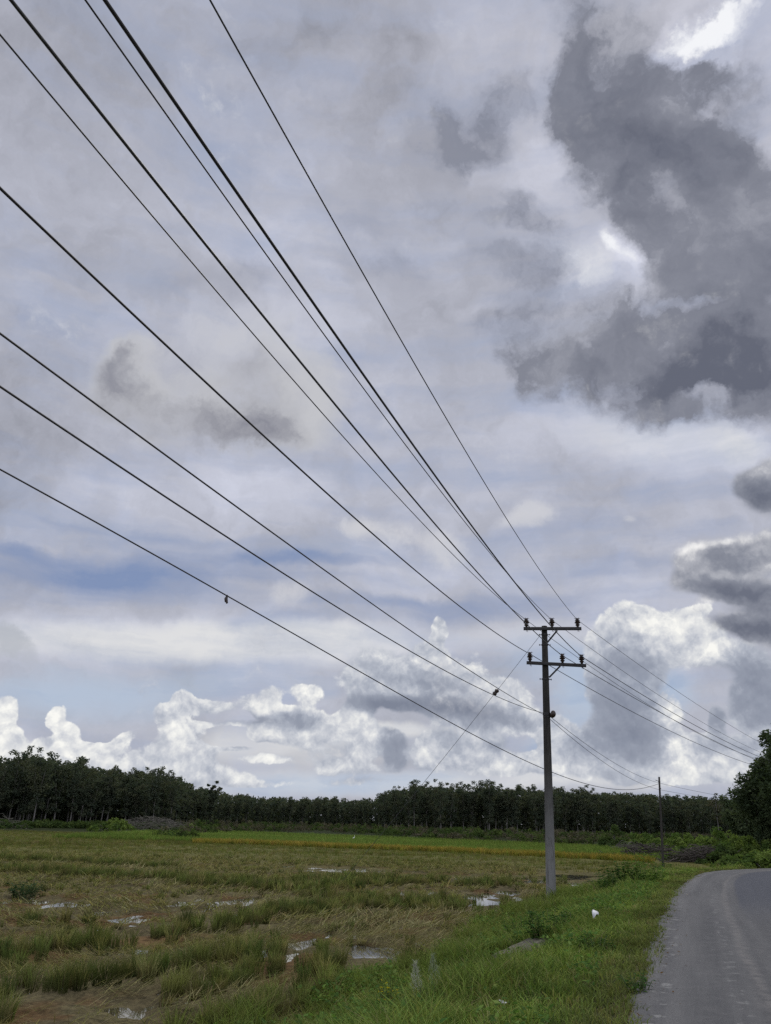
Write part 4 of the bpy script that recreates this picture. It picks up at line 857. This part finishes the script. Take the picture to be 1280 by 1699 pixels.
    # big trees close to the bend
    for k, (px, D, h, lab, sd, cw, sp) in enumerate(((1236, 59, 8.3, 'big dark broad tree the power lines run into, past the bend of the road', 3, 1.25, 2.2), (1278, 55, 9.4, 'taller dark tree cut by the frame beside the big broad tree', 8, 1.3, 2.2),
                                                  (1203, 62, 5.9, 'shorter dark tree at the foot of the big broad tree', 21, 1.15, 1.7), (1262, 64, 8.6, 'dark tree with pale trunk behind the big broad tree', 14, 1.2, 2.2), (1165, 92, 5.4, 'small dark round tree against the right stand behind the scrub', 25, 1.2, 1.5))):
        b = make_tree('broad_tree', lab, 'tree', None, h=h, fork=.28, spread=sp, nl=9, size=.155, per=190, seed=sd, lean=.02, crown_w=cw, r0=.14, cols=[(.070, .095, .050), (.085, .108, .056), (.060, .084, .046)])
        place(b, px, D, 1., lab, None, sx=1., first=True, rz=.4*k)
def make_bush(name, r, h, label, cat='bush', group=None, n=34, per=70, size=.12, cols=None, seed=0, stems=7):
    root = empty(name, (0, 0, 0), label, cat, group); q = random.Random(seed); cen, rad = [], []; m = MB()
    for k in range(n):
        a = q.uniform(0, 6.28); t = math.sqrt(q.random()); z = h*(1-t*t)*q.uniform(.35, 1.); cen.append((math.cos(a)*r*t, math.sin(a)*r*t, max(.1, z))); rad.append(min(r, h)*q.uniform(.18, .34))
    for k in range(stems):
        c = cen[k]; m.tube([(c[0]*.15, c[1]*.15, -.1), (c[0]*.6, c[1]*.6, c[2]*.55), c], [.03*h, .02*h, .008*h], 5)
    m.build('stems', M_bark, root); V, F, C = leaf_cloud(cen, rad, per, size, cols or [(.05, .085, .026), (.065, .10, .03), (.04, .07, .024)])
    mesh_np('foliage', V, [F], M_tree, root, col=C); return root
def drop(o, px, D, z=None, **k):
    x = D*(px-640)/FPX/math.cos(PITCH)
    # columns lean in the tilted picture: step sideways until the foot lies on the wanted column
    for _ in range(6):
        zz = gz(x, D) if z is None else z; v = np.array([x, D, zz])-CAMPOS; c = 640+FPX*(v@_R)/(v@_fw); x += (px-c)*D/FPX*.95
    o.location = (x, D, (gz(x, D) if z is None else z)); return o
def build_scrub():
    Y = [(.12, .17, .045), (.15, .20, .055), (.09, .14, .04)]; Dk = [(.065, .10, .036), (.085, .12, .04)]
    drop(make_bush('round_bush', 1.75, 2.5, 'large round dark green bush behind the ripe rice, left of the short pole', per=120, cols=Dk, seed=1, n=40), 1020, 88)
    data = [(1066, 84, 2.6, 1.5, Y), (1110, 80, 2.6, 1.3, Y), (1146, 74, 2.6, 1.5, Y), (1192, 70, 3.2, 1.9, Y), (1236, 66, 2.6, 1.5, Y), (1140, 62, 1.5, .9, Dk), (1206, 58, 1.7, 1.1, Dk), (1250, 52, 2.1, 1.3, Y), (1285, 47, 2.0, 1.3, Y), (1228, 49, 1.5, .8, Dk), (1272, 60, 2.4, 1.6, Y), (1094, 92, 3., 1.6, Dk), (1166, 90, 3., 1.7, Dk)]
    for k, (px, D, r, h, c) in enumerate(data):
        drop(make_bush('scrub_bush', r, h, 'low sprawling green bush in the scrub past the bend of the road', group='bushes of the scrub past the bend', cols=c, seed=40+k, n=44, per=90, size=.13), px, D)
    for k, (px, D, r, h, lab) in enumerate(((192, 108, 2.6, 1.7, 'light green bush left of the pale brush pile'), (172, 110, 2.0, 1.2, 'lower green bush at the foot of the stand, beside the light one'), (291, 84, .8, .45, 'small dark tuft beside the white scrap on the far bund'), (323, 84, .8, .5, 'small dark round tuft alone at the start of the green rice'), (330, 112, 3., 1.3, 'low green bush at the right end of the pale brush pile'),
                                            (18, 112, 2.6, 1.1, 'low green bush at the far left foot of the forest'))):
        drop(make_bush('field_bush', r, h, lab, cols=Y if k in (0, 1, 4) else Dk, seed=70+k, n=26, per=80, size=.14), px, D)
    def pile(px, D, L, W, H, n, lab, mat, seed):
        q = random.Random(seed); m = MB()
        for k in range(n):
            u = q.gauss(0, .36); v = q.gauss(0, .33); z = H*max(.04, (1-u*u*1.6)*q.random()); a = q.gauss(0, .55)+(math.pi if q.random() < .5 else 0); l = q.uniform(.5, 2.2)*min(1, L/4); tl = q.gauss(.05, .22)
            p = Vector((u*L, v*W, z)); d = Vector((math.cos(a), math.sin(a), tl)); bnd = Vector((q.gauss(0, .1), q.gauss(0, .1), q.gauss(0, .12)))*l
            r = q.uniform(.012, .045); m.tube([p-d*l*.5, p+bnd, p+d*l*.5], [r, r*.8, r*.3], 5)
        o = m.build('brush_pile', mat); tag(o, lab, 'brush pile'); drop(o, px, D); return o
    M_dk = mat_noise('dark_branch', (.05, .042, .036), (.09, .078, .066), 4.)
    pile(250, 113, 9.0, 4, 1.9, 420, 'wide heap of pale dead branches in front of the left stand', M_stick, 1)
    pile(1082, 66, 3.6, 1.4, .95, 200, 'dark heap of cut branches behind the ripe rice beside the short pole', M_dk, 2)
    pile(1178, 60, 4.2, 1.8, 1.05, 260, 'dark brown heap of branches in the scrub right of the short pole', M_dk, 3)
    pile(1046, 76, 2.6, 1.2, .7, 110, 'greyish heap of thin branches at the foot of the large round bush', M_stick, 4)
    pile(10, 112, 3.4, 1.5, 1.4, 60, 'few bleached fallen branches at the far left foot of the forest', M_stick, 5)
    # strip of undergrowth and dry brush along the foot of the forest
    VV, FF, CC, off = [], [], [], 0
    for px in np.arange(-60, 1130, 1.9):
        D = np.interp(px, DISX, DISD)-rng.uniform(2, 58 if 350 < px < 1000 else 9); x = D*(px-640)/FPX/math.cos(PITCH)+rng.normal(0, .5); hh = rng.uniform(.3, 1.2)*(1.3 if px > 360 else .75)
        dry = px > 360 and rng.random() < .5; cols = [(.11, .10, .07), (.085, .08, .055)] if dry else [(.06, .09, .03), (.08, .11, .035), (.045, .07, .025)]
        cen = [(x+rng.normal(0, .9), D+rng.normal(0, .6), ZF+.1+hh*rng.uniform(.2, 1)) for _ in range(7)]
        V, F, C = leaf_cloud(cen, [.45]*7, 26, .17, cols); VV.append(V); FF.append(F+off); CC.append(C); off += len(V)
    o = mesh_np('undergrowth', np.concatenate(VV), [np.concatenate(FF)], M_tree, col=np.concatenate(CC)); tag(o, 'low green and dry grey undergrowth along the foot of the forest', 'undergrowth', kind='stuff')
build_forest(); build_scrub()
# ---------------------------------------------------------------- weeds and small things on the verge and in the paddy
def weed(name, px, py, h, r, n, lab, cols, leaf=.07, z=-.4, seed=0, cat='weed'):
    p = at_z(px, py, z); zz = gz(p[0], p[1])
    for _ in range(5): p = at_z(px, py, zz); zz = gz(p[0], p[1])
    root = empty(name, (p[0], p[1], zz), lab, cat); q = random.Random(seed); m = MB(); cen, V, F, C = [], [], [], []
    for k in range(n):
        a = q.uniform(0, 6.28); e = r*math.sqrt(q.random()); hh = h*q.uniform(.55, 1.)*(1-.35*(e/r)**2); b = Vector((math.cos(a)*e*.5, math.sin(a)*e*.5, -.03)); t = Vector((math.cos(a)*e*1.1, math.sin(a)*e*1.1, hh))
        m.tube([b, b.lerp(t, .5)+Vector((0, 0, hh*.08)), t], [.006, .005, .003], 5)
        for j in range(9):
            f = q.uniform(.2, 1.02); c = b.lerp(t, f); aa = q.uniform(0, 6.28); l = leaf*q.uniform(.7, 1.3); d = Vector((math.cos(aa), math.sin(aa), q.uniform(-.25, .55))).normalized(); s = d.cross(Vector((0, 0, 1))).normalized(); up = s.cross(d)
            i = len(V); V += [c, c+d*l*.5+s*l*.28+up*l*.1, c+d*l*1.1-Vector((0, 0, l*.2)), c+d*l*.5-s*l*.28+up*l*.1]; F.append((i, i+1, i+2, i+3)); cc = np.array(q.choice(cols))*q.uniform(.7, 1.3); C += [cc]*4
    m.build('stems', M_stem, root, world=False); mesh_np('leaves', np.array([tuple(v) for v in V]), [np.array(F)], M_leaf, root, col=np.array(C)); return root
M_stem = mat_noise('green_stem', (.06, .09, .03), (.09, .11, .04), 8., .7, bmp=0)
WD = [(.050, .105, .030), (.065, .125, .034), (.04, .085, .028)]; WL = [(.09, .16, .04), (.11, .18, .045)]
def build_bits():
    weed('leafy_weed', 905, 1566, .62, .42, 34, 'dark broad leaved weed clump in the verge just above the concrete slab', WD, .085, seed=1)
    weed('leafy_weed', 868, 1560, .5, .36, 26, 'lighter broad leaved weed clump on the paddy side of the verge', WL, .075, seed=2)
    weed('leafy_weed', 945, 1548, .42, .3, 20, 'small dark weed between the concrete slab and the white bag', WD, .07, seed=3)
    weed('leafy_weed', 1030, 1478, .95, .75, 40, 'tall bushy green weed where the wet paddy meets the verge past the pole', WD, .13, seed=4)
    weed('leafy_weed', 1072, 1468, .9, .7, 36, 'bushy green weed on the verge, second past the pole', WL, .13, seed=5)
    weed('leafy_weed', 1104, 1456, .8, .7, 32, 'bushy weed at the foot of the short pole', WD, .14, seed=6)
    weed('leafy_weed', 1010, 1484, .7, .4, 20, 'upright green weed beside the puddle past the pole', WD, .10, seed=14)
    weed('leafy_weed', 1060, 1650, .22, .25, 16, 'small flat weed at the broken edge of the asphalt', WD, .045, seed=7)
    weed('leafy_weed', 990, 1580, .25, .3, 18, 'low dark weed in the middle of the verge', WD, .055, seed=8)
    weed('leafy_weed', 700, 1690, .35, .3, 20, 'leafy weed under the two pale plumes', WL, .06, seed=9)
    weed('paddy_weed', 42, 1492, .62, .5, 44, 'bluish green weed clump standing in the paddy by the left puddle', [(.06, .095, .05), (.05, .085, .045)], .09, z=ZF, seed=10)
    weed('paddy_weed', 648, 1690, .50, .16, 14, 'small plant with yellow flowers at the foot of the verge', [(.42, .36, .03), (.12, .17, .04), (.12, .17, .04)], .05, z=-.7, seed=11)
    # pale feathery plumes
    for k, (px, py, h, lab) in enumerate(((696, 1690, .55, 'whitish feathery plume in the grass, nearer of the two'), (726, 1680, .58, 'fainter greenish white feathery plume behind the first'))):
        p = at_z(px, py, -.72); zz = gz(p[0], p[1]); p = at_z(px, py, zz); root = empty('plume_grass', (p[0], p[1], zz), lab, 'grass plume')
        MB().tube([(0, 0, -.05), (-.02, 0, h*.5), (-.06, 0, h*1.02)], [.005, .004, .002], 5).build('stem', M_stem, root, world=False)
        n = 420; t = rng.uniform(.25, 1, n); ax = np.stack([-.02-.05*(t-.3), 0*t, h*t], 1); dx, dy = ring(n, .075); wd = np.sin(np.pi*np.clip((t-.2)/.82, 0, 1))[:, None]
        b = ax+np.stack([dx, dy, dx*0], 1)*wd; c = np.array([(.42, .43, .37), (.28, .32, .23)][k])*rng.uniform(.7, 1.2, (n, 1))
        V, F, C = blades('', b, rng.uniform(.03, .08, n), np.full(n, .006), rng.uniform(0, 6.28, n), rng.uniform(.1, .9, n), c, c, None, .6, 2)
        mesh_np('seed_head', V, F, M_leaf, root, col=C)
    # litter
    def crumple(px, py, r, lab, z0, seed, squash=(1, .8, .75), mat=None, tilt=.5):
        p = at_z(px, py, z0); 
        for _ in range(4): p = at_z(px, py, gz(p[0], p[1])+z0)
        bm = bmesh.new(); bmesh.ops.create_icosphere(bm, subdivisions=4, radius=r); q = random.Random(seed); dirs = [(Vector((q.gauss(0, 1), q.gauss(0, 1), q.gauss(0, 1))).normalized(), q.uniform(.25, .8)) for _ in range(9)]
        for v in bm.verts:
            for d, c in dirs:
                t = v.co.dot(d)-c*r
                if t > 0: v.co -= d*t*1.6
            v.co = Vector((v.co.x*squash[0], v.co.y*squash[1], v.co.z*squash[2]))
        me = bpy.data.meshes.new('litter'); bm.to_mesh(me); bm.free(); me.materials.append(mat or M_bag); o = bpy.data.objects.new('plastic_bag', me); link(o); o.location = p; o.rotation_euler = (0, tilt, seed); tag(o, lab, 'litter'); return o
    M_bag = mat_noise('white_plastic', (.75, .75, .73), (.55, .56, .56), 20., .4, .4, bmp=.2, bd=.004)
    crumple(988, 1516, .13, 'crumpled white plastic bag lying in the verge grass past the pole', .22, 4, (1, .7, .8))
    crumple(836, 1664, .05, 'small crumpled white scrap in the near verge grass', .08, 7, (1.5, .8, .45))
    crumple(543, 1556, .05, 'tiny white scrap on the mud among the stubble', .03, 9, (1.3, .8, .5))
    crumple(284, 1391, .17, 'white scrap on the far bund beside a small dark tuft', .1, 12, (1, .8, .9))
    # old concrete slab half sunk in the verge
    p = SLAB; zz = gz(p[0], p[1]); bm = bmesh.new(); bmesh.ops.create_grid(bm, x_segments=14, y_segments=24, size=.5); q = random.Random(3)
    for v in bm.verts:
        e = max(abs(v.co.x), abs(v.co.y))/.5; n = fbm(np.array([v.co.x*9]), np.array([v.co.y*9]), 3, 5)[0]-.5
        v.co = Vector((v.co.x*.55*(1+.25*n*(e > .9)), v.co.y*1.1*(1+.2*n*(e > .9)), n*.035-(.05 if e > .98 else 0)))
    ex = bmesh.ops.extrude_face_region(bm, geom=list(bm.faces)); bmesh.ops.translate(bm, vec=(0, 0, -.12), verts=[v for v in ex['geom'] if isinstance(v, bmesh.types.BMVert)]); bmesh.ops.recalc_face_normals(bm, faces=bm.faces)
    me = bpy.data.meshes.new('concrete_slab'); bm.to_mesh(me); bm.free(); me.materials.append(mat_noise('old_concrete', (.17, .155, .12), (.09, .085, .066), 7., .9, .1, bmp=.6, bd=.02, c3=(.09, .10, .05)))
    o = bpy.data.objects.new('concrete_slab', me); link(o); o.location = (p[0], p[1], zz+.075); o.rotation_euler = (.16, -.16, -.80); tag(o, 'worn grey concrete slab half sunk in the verge grass', 'slab')
    # a white egret far out by the green rice
    p = at_z(587.5, 1390.5, ZF+.42); M_white = mat_noise('white_feather', (.8, .8, .77), (.7, .7, .67), 20., .8, .2, bmp=0); M_dkb = mat_noise('dark_leg', (.05, .05, .04), (.08, .07, .04), 20., bmp=0)
    root = empty('egret', (p[0], p[1], p[2]-.16), 'white egret standing tall at the near edge of the brush behind the green rice', 'bird')
    m = MB(); m.tube([(-.20, 0, .20), (-.12, 0, .26), (0, 0, .32), (.10, 0, .40), (.12, 0, .50), (.09, 0, .60), (.11, 0, .68), (.15, 0, .70), (.20, 0, .69)], [.012, .06, .085, .055, .026, .022, .024, .03, .012], 10)
    m.build('body', M_white, root, world=False)
    MB().tube([(.19, 0, .692), (.29, 0, .672)], [.012, .002], 6).build('beak', mat_noise('yellow_beak', (.5, .35, .05), (.45, .3, .05), 9., bmp=0), root, world=False)
    for s in (-1, 1): MB().tube([(.0, .035*s, .26), (.02, .04*s, .14), (.0, .04*s, -.42), (.05, .045*s, -.43)], [.012, .008, .007, .004], 6).build('leg', M_dkb, root, world=False)
    root.scale = (.62, .62, .62)
build_bits()
# ---------------------------------------------------------------- daylight through the cloud
sd = bpy.data.lights.new('sun', 'SUN'); sd.energy = 1.0; sd.angle = math.radians(14); sd.color = (1, .95, .88)
so = bpy.data.objects.new('sun', sd); link(so); so.location = (0, 0, 30)
_a, _e = math.radians(SUN_AZ), math.radians(SUN_EL)
so.rotation_euler = Vector((math.sin(_a)*math.cos(_e), math.cos(_a)*math.cos(_e), math.sin(_e))).to_track_quat('Z', 'Y').to_euler()
